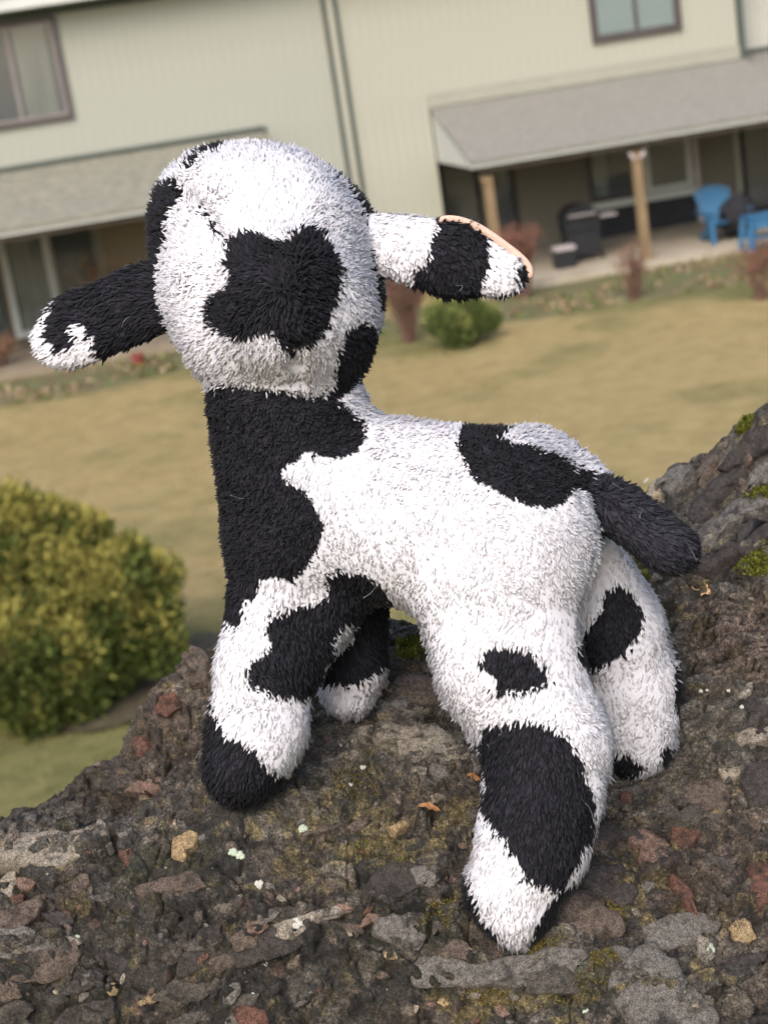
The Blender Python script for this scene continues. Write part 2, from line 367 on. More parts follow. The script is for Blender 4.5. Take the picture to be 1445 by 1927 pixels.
# windows upstairs
def window(x0, x1, z0, z1, y, fm, sm, inner, curtain=None, bars=(0.5,)):
    fr = MB(); t_ = 0.09
    fr.box(x0, x1, y-0.09, y-0.028, z0, z0+t_); fr.box(x0, x1, y-0.09, y-0.028, z1-t_, z1); fr.box(x0, x0+t_, y-0.09, y-0.028, z0+t_, z1-t_); fr.box(x1-t_, x1, y-0.09, y-0.028, z0+t_, z1-t_)
    wn = fr.build('window', fm, house)
    s_ = MB(); a0, a1, b0, b1 = x0+t_, x1-t_, z0+t_, z1-t_; u_ = 0.05
    s_.box(a0, a1, y-0.075, y-0.04, b0, b0+u_); s_.box(a0, a1, y-0.075, y-0.04, b1-u_, b1); s_.box(a0, a0+u_, y-0.075, y-0.04, b0+u_, b1-u_); s_.box(a1-u_, a1, y-0.075, y-0.04, b0+u_, b1-u_)
    for f_ in bars:
        xm = x0+(x1-x0)*f_; s_.box(xm-0.035, xm+0.035, y-0.08, y-0.045, b0+u_, b1-u_)
    s_.build('sash', sm, wn)
    MB().box(a0+u_, a1-u_, y-0.062, y-0.058, b0+u_, b1-u_).build('pane', m_glass, wn)
    MB().box(a0, a1, y-0.0275, y-0.0265, b0, b1).build('blind', inner, wn)
    if curtain: 
        c0, c1 = a0+(a1-a0)*curtain[0], a0+(a1-a0)*curtain[1]; mbc = MB(); nn = 14
        for i in range(nn):
            xa = c0+(c1-c0)*i/nn; mbc.box(xa, xa+(c1-c0)/nn*0.93, y-0.048+0.006*(i % 2), y-0.030, b0+0.03, b1)
        mbc.build('curtain', m_curtain, wn)
    return wn
w1 = window(-2.3, -0.3, 4.84, 6.76, YF, m_frame, m_sash, m_room, (0.58, 0.92), (0.52,))
w2 = window(10.07, 11.95, 4.71, 6.5, YF, m_frame, m_frame, m_blind, None, (0.5,))
# porch slab
slab = MB().box(6.45, 21, 29.85, YR, ZG-0.1, ZS).build('porch_slab', m_concrete, bevel=0.02); tag(slab, 'pale concrete porch slab under the right hand porch roof', 'porch slab', kind='structure')
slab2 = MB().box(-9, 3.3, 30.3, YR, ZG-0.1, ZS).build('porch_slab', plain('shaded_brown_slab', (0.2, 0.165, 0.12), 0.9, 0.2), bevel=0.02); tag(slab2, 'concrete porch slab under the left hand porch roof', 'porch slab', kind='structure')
# posts
for (px, py) in ((1196, 300), (918, 350)):
    x = FY(px, py, YE+0.19)[0]
    p = MB().box(x-0.09, x+0.09, YE+0.12, YE+0.27, ZS-0.02, 2.71).build('porch_post', m_post, house, bevel=0.01)
    MB().bar((x-0.05, YE+0.1, 2.58), (x-0.15, YE+0.1, 2.70), 0.06, 0.05).build('bracket', m_pink if px > 1000 else m_post, p)
    if px > 1000: MB().bar((x+0.05, YE+0.1, 2.58), (x+0.15, YE+0.1, 2.70), 0.06, 0.05).build('bracket', m_pink, p)
# recessed wall openings: (pixel corners -> world extents on the recessed wall)
def rect(px0, py0, px1, py1, y=YR):
    a = FY(px0, py0, y); b_ = FY(px1, py1, y); return min(a[0], b_[0]), max(a[0], b_[0]), min(a[2], b_[2]), max(a[2], b_[2])
YW = YR-0.027
def panel(name, x0, x1, z0, z1, mat, th=0.03, par=house): return MB().box(x0, x1, YW-th, YW, z0, z1).build(name, mat, par)
def opening(x0, x1, z0, z1, fr, inner=m_room, jamb=0.07, name='patio_door', curtain=None):
    mb = MB(); mb.box(x0, x0+jamb, YW-0.07, YW, z0, z1); mb.box(x1-jamb, x1, YW-0.07, YW, z0, z1); mb.box(x0+jamb, x1-jamb, YW-0.07, YW, z1-jamb, z1); mb.box(x0+jamb, x1-jamb, YW-0.07, YW, z0, z0+jamb*0.9)
    d = mb.build(name, fr, house)
    MB().box(x0+jamb, x1-jamb, YW-0.045, YW-0.04, z0+jamb*0.9, z1-jamb).build('pane', m_glass, d)
    MB().box(x0+jamb, x1-jamb, YW-0.012, YW-0.004, z0+jamb*0.9, z1-jamb).build('interior', inner, d)
    if curtain:
        mbc = MB(); c0, c1 = curtain; nn = max(3, int((c1-c0)/0.09))
        for i in range(nn): xa = c0+(c1-c0)*i/nn; mbc.box(xa, xa+(c1-c0)/nn*0.92, YW-0.034+0.008*(i % 2), YW-0.014, z0+0.1, z1-jamb)
        mbc.build('curtain', m_curtain, d)
    return d
ZT = 2.75
def xr(px, py=400): return FY(px, py, YR)[0]
opening(xr(836), xr(905), ZS+0.02, ZT, m_dark)
opening(xr(925), xr(972), ZS+0.02, ZT, m_dark)
opening(xr(1106, 330), xr(1192, 330), 1.45, ZT, m_frame, name='porch_window', curtain=(xr(1116, 330), xr(1140, 330)))
opening(xr(1211, 330), xr(1300, 330), 1.45, ZT, m_white, name='porch_window', jamb=0.11)
panel('sill_ledge', xr(1108, 420), xr(1312, 400), 1.28, 1.42, m_white, 0.12)
panel('base_panel', xr(1108, 420), xr(1312, 400), ZS+0.01, 1.27, m_room, 0.02)
MB().box(xr(1303, 330), xr(1303, 330)+0.11, YW-0.12, YW-0.02, ZS, ZT+0.1).build('downspout', m_pink, house)
panel('corner_board', xr(1380, 300), xr(1380, 300)+0.12, ZS, ZT+0.1, m_trim, 0.04)
opening(xr(1394, 300), xr(1394, 300)+2.2, ZS+0.02, ZT, m_dark)
# left porch
xl = lambda px, py=520: FY(px, py, YR)[0]
opening(xl(8), xl(104), ZS+0.02, ZT+0.2, m_white, jamb=0.14, curtain=(xl(26), xl(98)))
opening(xl(104)+0.01, xl(192), ZS+0.02, ZT+0.2, m_trim, jamb=0.05)
opening(xl(8)-2.2, xl(8)-0.1, ZS+0.02, ZT+0.2, m_dtrim, jamb=0.1)
panel('corner_board', xl(196), xl(196)+0.08, ZS, ZT+0.2, m_trim, 0.05)

# ------------------------------------------------------------------ porch things
def place(px, py, y): 
    p = FY(px, py, y); return p[0]
# adirondack chair
cx0 = FZ(1362, 452, ZS); 
ch = empty('adirondack_chair', (cx0[0], cx0[1], ZS), 'bright blue adirondack chair on the porch, half hidden by a black cover', 'chair')
x, y, z = cx0[0], cx0[1], ZS
def ob(mb, name, mat, par, **k): return mb.build(name, mat, par, **k)
for sx in (-1, 1):
    ob(MB().box(x+sx*0.36-0.045, x+sx*0.36+0.045, y-0.42, y-0.3, z, z+0.58), 'leg', m_blue, ch, bevel=0.008)
    ob(MB().bar((x+sx*0.30, y-0.30, z+0.36), (x+sx*0.30, y+0.45, z+0.04), 0.05, 0.13), 'leg', m_blue, ch, bevel=0.008)
    ob(MB().bar((x+sx*0.38, y-0.48, z+0.60), (x+sx*0.38, y+0.35, z+0.58), 0.15, 0.035), 'armrest', m_blue, ch, bevel=0.01)
for k_ in range(6):
    ob(MB().bar((x-0.3, y-0.33+k_*0.095, z+0.40-k_*0.03), (x+0.3, y-0.33+k_*0.095, z+0.40-k_*0.03), 0.085, 0.025), 'seat_slat', m_blue, ch)
for k_ in range(7):
    fx = (k_-3)/3; ht = 0.74 + 0.16*math.sqrt(1-0.8*fx*fx)
    ob(MB().bar((x+fx*0.20, y+0.15, z+0.26), (x+fx*0.33, y+0.15+0.42*ht, z+0.2+ht*0.93), 0.09, 0.022, (0, -1, 0.4)), 'back_slat', m_blue, ch)
# black cover slumped on the chair
def blob(name, c, rad, mat, seed, amp=0.18, parent=None, n=26):
    th = np.linspace(0, np.pi, n); ph = np.linspace(0, 2*np.pi, n*2, endpoint=False)
    T, Pp = np.meshgrid(th, ph, indexing='ij'); d = np.stack([np.sin(T)*np.cos(Pp), np.sin(T)*np.sin(Pp), np.cos(T)], -1).reshape(-1, 3)
    r = 1 + amp*fbm(d*2.3+seed, 4, seed); V = d*r[:, None]*np.array(rad)+np.array(c); V[:, 2] = np.maximum(V[:, 2], c[2]-rad[2]*0.93)
    ii = np.arange(n*2*n).reshape(n, n*2); q = np.stack([ii[:-1], ii[1:], np.roll(ii, -1, 1)[1:], np.roll(ii, -1, 1)[:-1]], -1).reshape(-1, 4)
    return mesh_np(name, V, [q], mat, parent, smooth=True)
cv = blob('black_cover', (x+0.26, y-0.14, z+0.44), (0.33, 0.36, 0.42), m_blackcloth, 4, 0.5)
tag(cv, 'crumpled black cover slumped over the blue chair', 'cover')
# blue side table
tp = FZ(1432, 466, ZS); x, y = tp[0]+0.12, tp[1]
tb = empty('side_table', (x, y, ZS), 'blue slatted side table at the right edge of the porch', 'table')
for k_ in range(6): ob(MB().box(x-0.38, x+0.38, y-0.3+k_*0.1, y-0.21+k_*0.1, z+0.58, z+0.61), 'top_slat', m_blue, tb)
for sx in (-1, 1):
    for sy in (-1, 1): ob(MB().bar((x+sx*0.34, y+sy*0.22, z+0.58), (x+sx*0.42, y+sy*0.26, z), 0.09, 0.09), 'leg', m_blue, tb)
    ob(MB().box(x+sx*0.33-0.02, x+sx*0.33+0.02, y-0.24, y+0.24, z+0.49, z+0.575), 'apron', m_blue, tb)
ob(MB().box(x-0.3, x+0.3, y-0.27, y-0.23, z+0.40, z+0.575), 'apron', m_blue, tb)
ob(MB().box(x-0.33, x+0.33, y-0.2, y+0.2, z+0.2, z+0.23), 'shelf', m_blue, tb)
# grill
gp = FZ(1105, 492, ZS); x, y = gp[0], gp[1]+0.3
gr = empty('barbecue_grill', (x, y, ZS), 'black lidded barbecue grill on the porch left of the post', 'grill')
lid = []
for k_ in range(9): a = math.pi*k_/8; lid.append((x-0.38*math.cos(a), z+0.80+0.32*math.sin(a)))
ob(MB().prism(lid, 1, y-0.27, y+0.27), 'lid', m_dark, gr, bevel=0.02)
ob(MB().bar((x-0.28, y-0.31, z+0.92), (x+0.28, y-0.31, z+0.92), 0.03, 0.03), 'handle', m_pink, gr)
ob(MB().box(x-0.36, x+0.36, y-0.25, y+0.25, z+0.6, z+0.795), 'firebox', m_dark, gr, bevel=0.02)
ob(MB().box(x-0.34, x+0.34, y-0.24, y+0.24, z+0.1, z+0.595), 'cabinet', m_dark, gr, bevel=0.01)
ob(MB().box(x+0.365, x+0.72, y-0.22, y+0.22, z+0.80, z+0.84), 'side_shelf', m_pink, gr)
for sx in (-1, 1):
    ob(MB().tube([(x+sx*0.35, y-0.15, z+0.08), (x+sx*0.39, y-0.15, z+0.08)], 0.08, 14), 'wheel', m_dark, gr)
# storage box with pale lid left of grill
bp_ = FZ(1082, 500, ZS); x, y = bp_[0]-0.2, bp_[1]
bx = empty('storage_box', (x, y, ZS), 'small dark box with a pale pink lid in front of the grill', 'box')
ob(MB().box(x-0.2, x+0.2, y-0.18, y+0.18, z, z+0.34), 'bin', m_dark, bx, bevel=0.02)
ob(MB().box(x-0.21, x+0.21, y-0.19, y+0.19, z+0.341, z+0.42), 'lid', m_pink, bx, bevel=0.02)
# red pot by the left porch
pp = FZ(262, 683, ZG+0.1); x, y = pp[0], pp[1]
pot = empty('flower_pot', (x, y, ZG+0.04), 'small red flower pot in the bed behind the toy ear', 'flower pot')
ob(MB().tube([(x, y, ZG+0.03), (x, y, ZG+0.22)], [0.07, 0.11], 14), 'pot', m_red, pot); ob(MB().tube([(x, y, ZG+0.221), (x, y, ZG+0.26)], [0.125, 0.125], 14), 'rim', m_red, pot)

# ------------------------------------------------------------------ plants
def leafy(name, lobes, nleaf, size, pal, label, cat, base, seed, tips=None, stem_mat=m_bark, group=None, jag=0.12, inner=0.25):
    r = np.random.default_rng(seed); root = empty(name, base, label, cat, group)
    tot = sum(l[3]**2 for l in lobes); Ps = []; Cs = []; Ds = []
    for (lx_, ly_, lz_, lr) in lobes:
        n = int(nleaf*lr*lr/tot); d = r.normal(size=(n, 3)); d /= np.linalg.norm(d, axis=1)[:, None]
        bumps = 1 + jag*fbm(d*2.6+seed+lx_, 4, seed) + jag*0.9*fbm(d*7+seed, 2, seed+4)
        rr = lr*bumps*(1-inner*r.uniform(0, 1, n)**2.5)
        p = np.array([lx_, ly_, lz_]) + d*rr[:, None]
        c = pal[r.integers(0, len(pal), n)]*r.uniform(0.75, 1.25, (n, 1))
        if tips is not None:
            k_ = (fbm(p*3.3, 3, seed+1)*1.1 + 0.75*d[:, 2] + r.normal(0, .2, n)) > 0.42
            c[k_] = (tips*r.uniform(0.75, 1.2, (k_.sum(), 1)))
        Ps.append(p); Cs.append(c); Ds.append(d*np.array([1, 1, 0.8]) + [0, 0, 0.7])
    P_, C_, D_ = np.concatenate(Ps), np.concatenate(Cs), np.concatenate(Ds)
    kp = P_[:, 2] > base[2]; P_, C_, D_ = P_[kp], C_[kp], D_[kp]
    fo = scatter_tris('foliage', P_, size*r.uniform(0.6, 1.4, len(P_)), C_, m_leafcol, root, wid=0.42, r=r, dirs=D_)
    fo['kind'] = 'stuff'
    for (lx_, ly_, lz_, lr) in lobes:
        b0 = np.array([base[0]+(lx_-base[0])*0.25, base[1]+(ly_-base[1])*0.25, base[2]-0.05]); e = np.array([lx_, ly_, lz_])
        mid = (b0+e)/2 + r.normal(0, 0.06, 3); MB().tube([b0, mid, e, e+[0.03, 0, lr*0.6]], [0.035, 0.028, 0.018, 0.008], 5).build('stem', stem_mat, root)
    return root
# big yellow-green shrub, close on the left
DS = 13.6
def at(px, py, dd=0): return FD(px, py, DS+dd)
S_ = DS/F_PX
lobes = []
for px, py, rr, dd in ((60, 1105, 165, 0.1), (205, 1120, 128, 0), (250, 1165, 92, -0.1), (100, 1235, 112, -0.45), (10, 1230, 105, -0.6), (0, 1010, 100, 0.1), (115, 1015, 85, 0.2), (200, 1235, 70, -0.2), (-110, 1140, 190, 0.1), (-140, 1280, 120, -0.3), (170, 985, 42, 0), (60, 955, 45, 0.1), (300, 1075, 45, -0.1), (245, 1035, 40, 0), (305, 1215, 48, -0.2), (150, 1300, 50, -0.5), (60, 1325, 52, -0.7), (110, 960, 35, 0), (20, 940, 40, 0)):
    p = at(px, py+14, dd); lobes.append((*p, rr*S_*0.94))
zmin = min(l[2]-l[3] for l in lobes)
bc = at(60, 1300)
ZB = hill(bc[0:1], bc[1:2])[0]
leafy('evergreen_shrub', lobes, 70000, 0.06, np.array([[0.035, 0.055, 0.012], [0.055, 0.08, 0.017], [0.09, 0.11, 0.025], [0.12, 0.13, 0.03]]),
      'large rounded yellow green evergreen shrub on the lawn at the left', 'shrub', (bc[0], bc[1], ZB), 5, tips=np.array([[0.25, 0.225, 0.055]]), jag=0.34, inner=0.5)
# dark mulch ring under it
aa = np.linspace(0, 2*np.pi, 48, endpoint=False); rc = 0.98*(1+0.13*np.sin(aa*3)+0.08*np.sin(aa*7+1))
c_ = np.mean([l[:2] for l in lobes], axis=0) + [0.3, 0.15]
Vr = np.concatenate([[[c_[0], c_[1], 0]], np.stack([c_[0]+1.25*rc*np.cos(aa), c_[1]+0.9*rc*np.sin(aa), aa*0], -1)]); Vr[:, 2] = hill(Vr[:, 0], Vr[:, 1])+0.05; Vr[1:, 2] -= 0.02
fr_ = np.array([[0, i+1, (i+1) % 48+1] for i in range(48)])
m_mulch = noise_mat('dark_mulch', [(0.04, 0.032, 0.02), (0.07, 0.055, 0.035), (0.09, 0.085, 0.04)], scale=9, bump=0.7, bscale=40)
tag(mesh_np('mulch', Vr, [fr_], m_mulch), 'dark mulch under the big shrub', 'mulch', kind='structure')
# small green bush in the bed
bp0 = FZ(865, 645, ZG+0.05)
def gl(px, py, rr, y): p = FY(px, py, y); return (*p, rr/100.*y/33*1.0)
lob = [gl(835, 600, 36, bp0[1]), gl(880, 595, 42, bp0[1]), gl(860, 618, 38, bp0[1]-0.2), gl(915, 600, 28, bp0[1]+0.1)]
leafy('evergreen_bush', lob, 9000, 0.07, np.array([[0.06, 0.085, 0.025], [0.09, 0.12, 0.03], [0.12, 0.15, 0.045]]), 'small round green bush in the bed below the right toy ear', 'bush', (bp0[0], bp0[1], ZG), 11, tips=np.array([[0.2, 0.22, 0.07]]))
# bare reddish shrubs
def twiggy(px, py, h, wd, n, label, seed, leafcol=(0.2, 0.09, 0.06), nl=250):
    r = np.random.default_rng(seed); b0 = FZ(px, py, ZG+0.05); root = empty('bare_shrub', (b0[0], b0[1], ZG), label, 'shrub', 'bare shrubs along the porches')
    tips = []; mb = MB()
    for i in range(n):
        a = r.uniform(0, 2*np.pi); e = np.array([b0[0]+wd*math.cos(a)*r.uniform(.3, 1), b0[1]+wd*0.8*math.sin(a)*r.uniform(.3, 1), ZG+h*r.uniform(0.6, 1)])
        s_ = np.array([b0[0], b0[1], ZG]) + r.normal(0, .05, 3)*[1, 1, 0]; m_ = s_*0.5+e*0.5 + [0, 0, 0.08*h] + r.normal(0, .04, 3)
        mb.tube([s_, m_, e], [0.013, 0.009, 0.004], 4)
        for k_ in range(4):
            st = m_ + (e-m_)*r.uniform(0, .8); en = st + r.normal(0, 0.13, 3)*[1, 1, 0.6] + [0, 0, 0.15*h]; mb.tube([st, en], [0.006, 0.002], 3); tips.append(en); tips.append((st+en)/2)
    mb.build('branches', m_bark, root)
    tips = np.array(tips); P_ = tips[r.integers(0, len(tips), nl)] + r.normal(0, .04, (nl, 3))
    lf = scatter_tris('leaves', P_, r.uniform(0.03, 0.06, nl), np.array([leafcol])*r.uniform(0.6, 1.5, (nl, 1)), m_leafcol, root, wid=0.6, r=r); lf['kind'] = 'stuff'
twiggy(1195, 560, 0.95, 0.42, 26, 'thin bare reddish shrub in front of the tan porch post', 21, nl=240)
twiggy(985, 560, 1.35, 0.45, 60, 'dense red brown twiggy shrub right of the toy ear tip', 22, nl=1500)
twiggy(770, 640, 1.3, 0.5, 70, 'brown bare shrub between the toy head and the small green bush', 23, leafcol=(0.15, 0.085, 0.06), nl=1500)
twiggy(1432, 560, 0.9, 0.4, 30, 'bare brown shrub at the right end of the bed', 24, nl=400)
twiggy(215, 640, 1.7, 0.5, 40, 'tall tan leaved shrub behind the left toy ear', 25, leafcol=(0.3, 0.2, 0.1), nl=700)
twiggy(5, 700, 0.7, 0.4, 30, 'low brown shrub at the left edge of the picture by the porch door', 26, leafcol=(0.25, 0.14, 0.08), nl=400)
twiggy(1085, 500, 0.6, 0.3, 20, 'small green leaved plant at the slab edge by the grill', 27, leafcol=(0.08, 0.1, 0.04), nl=500)
def pine(px, py, h, r_, label, seed):
    p = FZ(px, py, ZG); lobes = [(p[0], p[1], ZG+h*t_, r_*(1.05-t_)) for t_ in (0.3, 0.5, 0.7, 0.85)]
    leafy('dark_bush', lobes, 3000, 0.09, np.array([[0.03, 0.04, 0.02], [0.06, 0.06, 0.03]]), label, 'bush', (p[0], p[1], ZG), seed)
p_ = FY(688, 400, 32.4); leafy('dark_bush', [(p_[0], 32.4, 1.5, 0.34), (p_[0]+0.05, 32.4, 1.85, 0.22), (p_[0], 32.4, 1.0, 0.4)], 5000, 0.08, np.array([[0.05, 0.045, 0.03], [0.09, 0.08, 0.05]]), 'narrow dark bush against the wall behind the toy head', 'bush', (p_[0], 32.4, ZG), 31)

# ================================================================== THE ROCK OUTCROP
R2 = math.sqrt(0.5)
ctrl = [  # px, py, depth toward the camera
 (975, 1775, 95), (455, 1520, -10), (655, 1352, -262), (1190, 1462, -258),
 (-250, 1560, -40), (0, 1556, -60), (110, 1556, -70), (215, 1548, -80), (300, 1490, -120), (385, 1420, -170), (560, 1350, -290),
 (0, 1625, 0), (160, 1620, 10), (300, 1580, 0), (0, 1720, 50), (250, 1720, 70), (500, 1660, 50), (720, 1660, 40), (850, 1560, -80), (760, 1450, -170), (800, 1370, -260),
 (700, 1285, -350), (800, 1240, -420), (860, 1330, -310), (1100, 1600, -60), (1300, 1530, -160), (1445, 1500, -170), (1650, 1480, -170),
 (0, 1830, 88), (0, 1927, 88), (350, 1790, 95), (350, 1927, 88), (680, 1795, 108), (680, 1927, 98), (950, 1900, 140), (1180, 1800, 100), (1200, 1720, 50), (1250, 1927, 160), (1330, 1800, 70), (1445, 1750, 40), (1445, 1927, 120), (1650, 1927, 130), (-250, 1927, 150),
 (300, 2150, 90), (900, 2150, 160), (1400, 2150, 240), (-250, 2150, 240), (1700, 2150, 240),
 # the valley and the far left ridge
 (-100, 1640, -330), (120, 1640, -360), (300, 1560, -420), (450, 1440, -500),
 (-250, 1640, -700), (-60, 1570, -700), (20, 1535, -690), (110, 1495, -680), (180, 1440, -680), (250, 1395, -680), (262, 1335, -690), (300, 1292, -700), (350, 1240, -720), (390, 1215, -730), (500, 1170, -740), (620, 1165, -720), (740, 1165, -640), (860, 1180, -600),
 (230, 1500, -610), (330, 1400, -620), (400, 1330, -600),
 # the right mass
 (1000, 1300, -400), (1000, 1200, -560), (1300, 1380, -300), (1445, 1380, -260), (1300, 1270, -400), (1445, 1260, -360), (1300, 1140, -560), (1445, 1130, -520), (1240, 1120, -600), (1180, 1060, -760),
 (1445, 1050, -560), (1380, 1000, -660), (1300, 960, -800), (1220, 925, -980), (1255, 885, -1010), (1300, 868, -1000), (1335, 868, -880), (1370, 820, -840), (1410, 790, -800), (1450, 758, -780), (1560, 700, -760), (1700, 650, -740),
 (1445, 900, -720), (1650, 1000, -560), (1650, 1250, -330),
]
cp = np.array([pw(*c) for c in ctrl])
cxs = np.stack([cp[:, 0], (cp[:, 1]+cp[:, 2])*R2], -1)/100.; chh = (-cp[:, 1]+cp[:, 2])*R2/100.
crest = [(-250, 1640, -700), (-60, 1570, -700), (110, 1495, -680), (250, 1395, -680), (350, 1240, -720), (500, 1170, -740), (620, 1165, -720), (860, 1180, -600), (1000, 1160, -640), (1100, 1080, -760), (1220, 925, -980), (1300, 868, -1000), (1410, 790, -800), (1560, 700, -760), (1700, 650, -740)]
for c in crest:
    q_ = pw(*c); a_, b_ = (q_[1]+q_[2])*R2, (-q_[1]+q_[2])*R2
    for ds, dh in ((-200, -400), (-500, -1000), (-850, -1700)):
        cxs = np.vstack([cxs, [[q_[0]/100., (a_+ds)/100.]]]); chh = np.append(chh, (b_+dh)/100.)
def phi(r2): return np.where(r2 > 1e-9, 0.5*r2*np.log(r2+1e-12), 0)
def rbf_fit(xy, v, lam=0.02):
    n = len(xy); d2 = ((xy[:, None]-xy[None])**2).sum(-1); A = np.zeros((n+3, n+3)); A[:n, :n] = np.sqrt(d2+0.05) + 0*phi(d2)
    A[:n, :n] += -lam*np.eye(n); A[:n, n] = 1; A[:n, n+1:] = xy; A[n, :n] = 1; A[n+1:, :n] = xy.T
    return np.linalg.solve(A, np.concatenate([v, np.zeros(3)]))
wv = rbf_fit(cxs, chh)
def base_h(x, s):
    xy = np.stack([x, s], -1)/100.; r = wv[len(cxs)] + xy @ wv[len(cxs)+1:]
    for i in range(len(cxs)): r = r + wv[i]*np.sqrt(((xy-cxs[i])**2).sum(-1)+0.05)
    return r*100.
xs = np.arange(-1150, 1350, 3.4); ss = np.concatenate([np.arange(-1100, -420, 6.5), np.arange(-420, 980, 3.3)])
XX, SS = np.meshgrid(xs, ss); x_ = XX.ravel(); s_ = SS.ravel()
H0 = base_h(x_, s_)
dg = np.array([0.87, 0.5])   # bedding direction
def rotc(x, s, a): return np.stack([x*math.cos(a)+s*math.sin(a), -x*math.sin(a)+s*math.cos(a)], -1)
n3 = np.stack([x_, s_, H0], -1)
wrp = 17*np.stack([fbm(n3/90., 3, 50), fbm(n3/90., 3, 60)], -1)
p2 = rotc(x_, s_, -0.25) + wrp
v1 = voro(p2/np.array([170., 105.]), 11)         # large blocks
v2 = voro(p2/np.array([62., 40.])+7.7, 23)       # chunks
v3 = voro((rotc(x_, s_, 0.3)+wrp*0.6)/np.array([27., 18.]), 37)     # clasts
def facet(v, hs, ts): return hs*(v[3][0]-0.5) + ts*((v[3][1]-0.5)*v[2][:, 0] + (v[3][2]-0.5)*v[2][:, 1])
footmask = np.zeros(len(x_))
for c in ctrl[:4]:
    q_ = pw(*c); footmask = np.maximum(footmask, np.exp(-(((x_-q_[0])**2+(s_-(q_[1]+q_[2])*R2)**2)/(75.**2))))
rough = 1-0.75*footmask
e1 = v1[1]-v1[0]; e2 = v2[1]-v2[0]; e3 = v3[1]-v3[0]
H = H0 + rough*(16*fbm(n3/160., 3, 2) + facet(v1, 32, 78)*np.clip(e1*5, 0, 1) + facet(v2, 24, 62)*np.clip(e2*5, 0, 1)
    - 16*np.exp(-(e1/0.035)**2) - 8*np.exp(-(e2/0.05)**2))
cl_on = (v3[3][3] > 0.45)
H += rough*((facet(v3, 9, 26) + 2.0)*np.clip(e3*6, 0, 1)*np.where(cl_on, 1, 0.45) - 3.5*np.exp(-(e3/0.07)**2))
trk = np.array([0.30, -0.22, 0.93]); tcz = (trk[0]*x_+trk[1]*s_+trk[2]*H+34*fbm(n3/110., 4, 160))
def terrace(c, L_, a): 
    f_ = c/L_ - np.floor(c/L_); return L_*a*(np.clip((f_-0.55)/0.3, 0, 1)**1.5 - f_)
H += rough*(terrace(tcz, 66., 0.6)*np.clip(fbm(n3/130., 3, 161)*3+0.6, 0, 1) + terrace(tcz+16*fbm(n3/30., 3, 163), 22., 0.5)*np.clip(fbm(n3/70., 3, 162)*3+0.4, 0, 1))
strat = fbm(np.stack([x_/130., (s_+0.12*x_+22*fbm(n3/80., 2, 5))/21., x_*0], -1), 3, 71); strat = 0.5-2.2*np.abs(strat)
# region masks in picture directions
P3 = np.stack([x_, (s_-H)*R2, (s_+H)*R2], -1); pxx, pyy = proj(P3)
def soft(poly, wd=14):
    jx = 10*fbm(n3/30., 2, 81); jy = 10*fbm(n3/30., 2, 82)
    return inpoly(pxx+jx, pyy+jy, poly) & (SS.ravel() > -2000)
striated = soft([(1285, 1135), (1350, 1125), (1460, 1105), (1800, 1090), (1800, 1290), (1445, 1285), (1330, 1275), (1285, 1240)]) & (P3[:, 2] > -760)
slabs = soft([(1240, 1010), (1330, 900), (1400, 860), (1500, 800), (1800, 760), (1800, 1080), (1445, 1090), (1330, 1090)])
Hm = H.reshape(XX.shape); gm_ = np.gradient(Hm); ga, gc_ = gm_[1]/np.gradient(XX, axis=1), gm_[0]/np.gradient(SS, axis=0)
NN = np.stack([-ga, -gc_, np.ones_like(ga)], -1).reshape(-1, 3); NN /= np.linalg.norm(NN, axis=1)[:, None]
n3 = np.stack([x_, s_, H], -1); P3 = np.stack([x_, (s_-H)*R2, (s_+H)*R2], -1); pxx, pyy = proj(P3)
rip = np.abs(np.sin(np.pi*(pyy+26*fbm(n3/60., 4, 170)+0.14*pxx)/15.))
strat = np.where(striated, 0.9-1.8*(1-rip)**1.2, strat)
disp = np.where(striated, 6*strat*(0.6+0.8*np.clip(fbm(n3/40., 2, 175)+0.4, 0, 1)), np.where(slabs, 9*strat, 2.5*strat)) + np.where(slabs, 16*np.abs(fbm(np.stack([x_/120., (s_+0.5*x_)/22., x_*0], -1), 3, 73))*2-4, 0)
rg = 1-np.abs(fbm(n3/24., 4, 88))*3.2; rgm = np.clip(0.35+1.5*fbm(n3/60., 2, 89), 0.12, 1)
disp += rough*(5.5*np.clip(rg, -1, 1))*rgm + (1.7*fbm(n3/8., 3, 91) + 0.9*vnoise(n3/3.6, 95))*np.clip(rgm*1.6, 0.4, 1)
Q_ = n3 + NN*disp[:, None]
P3 = np.stack([Q_[:, 0], (Q_[:, 1]-Q_[:, 2])*R2, (Q_[:, 1]+Q_[:, 2])*R2], -1); n3 = Q_
# colours of the rock, with some shade painted in
cb = np.array([0.074, 0.066, 0.056])*np.ones((len(x_), 3))
n1 = fbm(n3/70., 4, 101); n2 = fbm(n3/35., 4, 105); n4 = fbm(n3/14., 3, 109); n5 = fbm(n3/120., 3, 112)
def blend(c, mask, col): m_ = np.clip(mask, 0, 1)[:, None]; return c*(1-m_) + np.array(col)*m_
cb = blend(cb, (n1-0.0)*3, (0.095, 0.072, 0.056))
cb = blend(cb, (-n1-0.05)*3, (0.03, 0.027, 0.024))
greyzone = np.clip(1-np.abs(pyy-1400)/170, 0, 1)*(pxx > 580) + np.clip(1-np.hypot((pxx-1100)/260, (pyy-1860)/110), 0, 1)*2 + slabs*1.0 + np.clip(1-np.hypot((pxx-60)/180, (pyy-1590)/55), 0, 1)*2.2 + np.clip(1-np.hypot((pxx-1380)/230, (pyy-1400)/150), 0, 1)*1.2
cb = blend(cb, greyzone*(0.55+n2), (0.17, 0.155, 0.135))
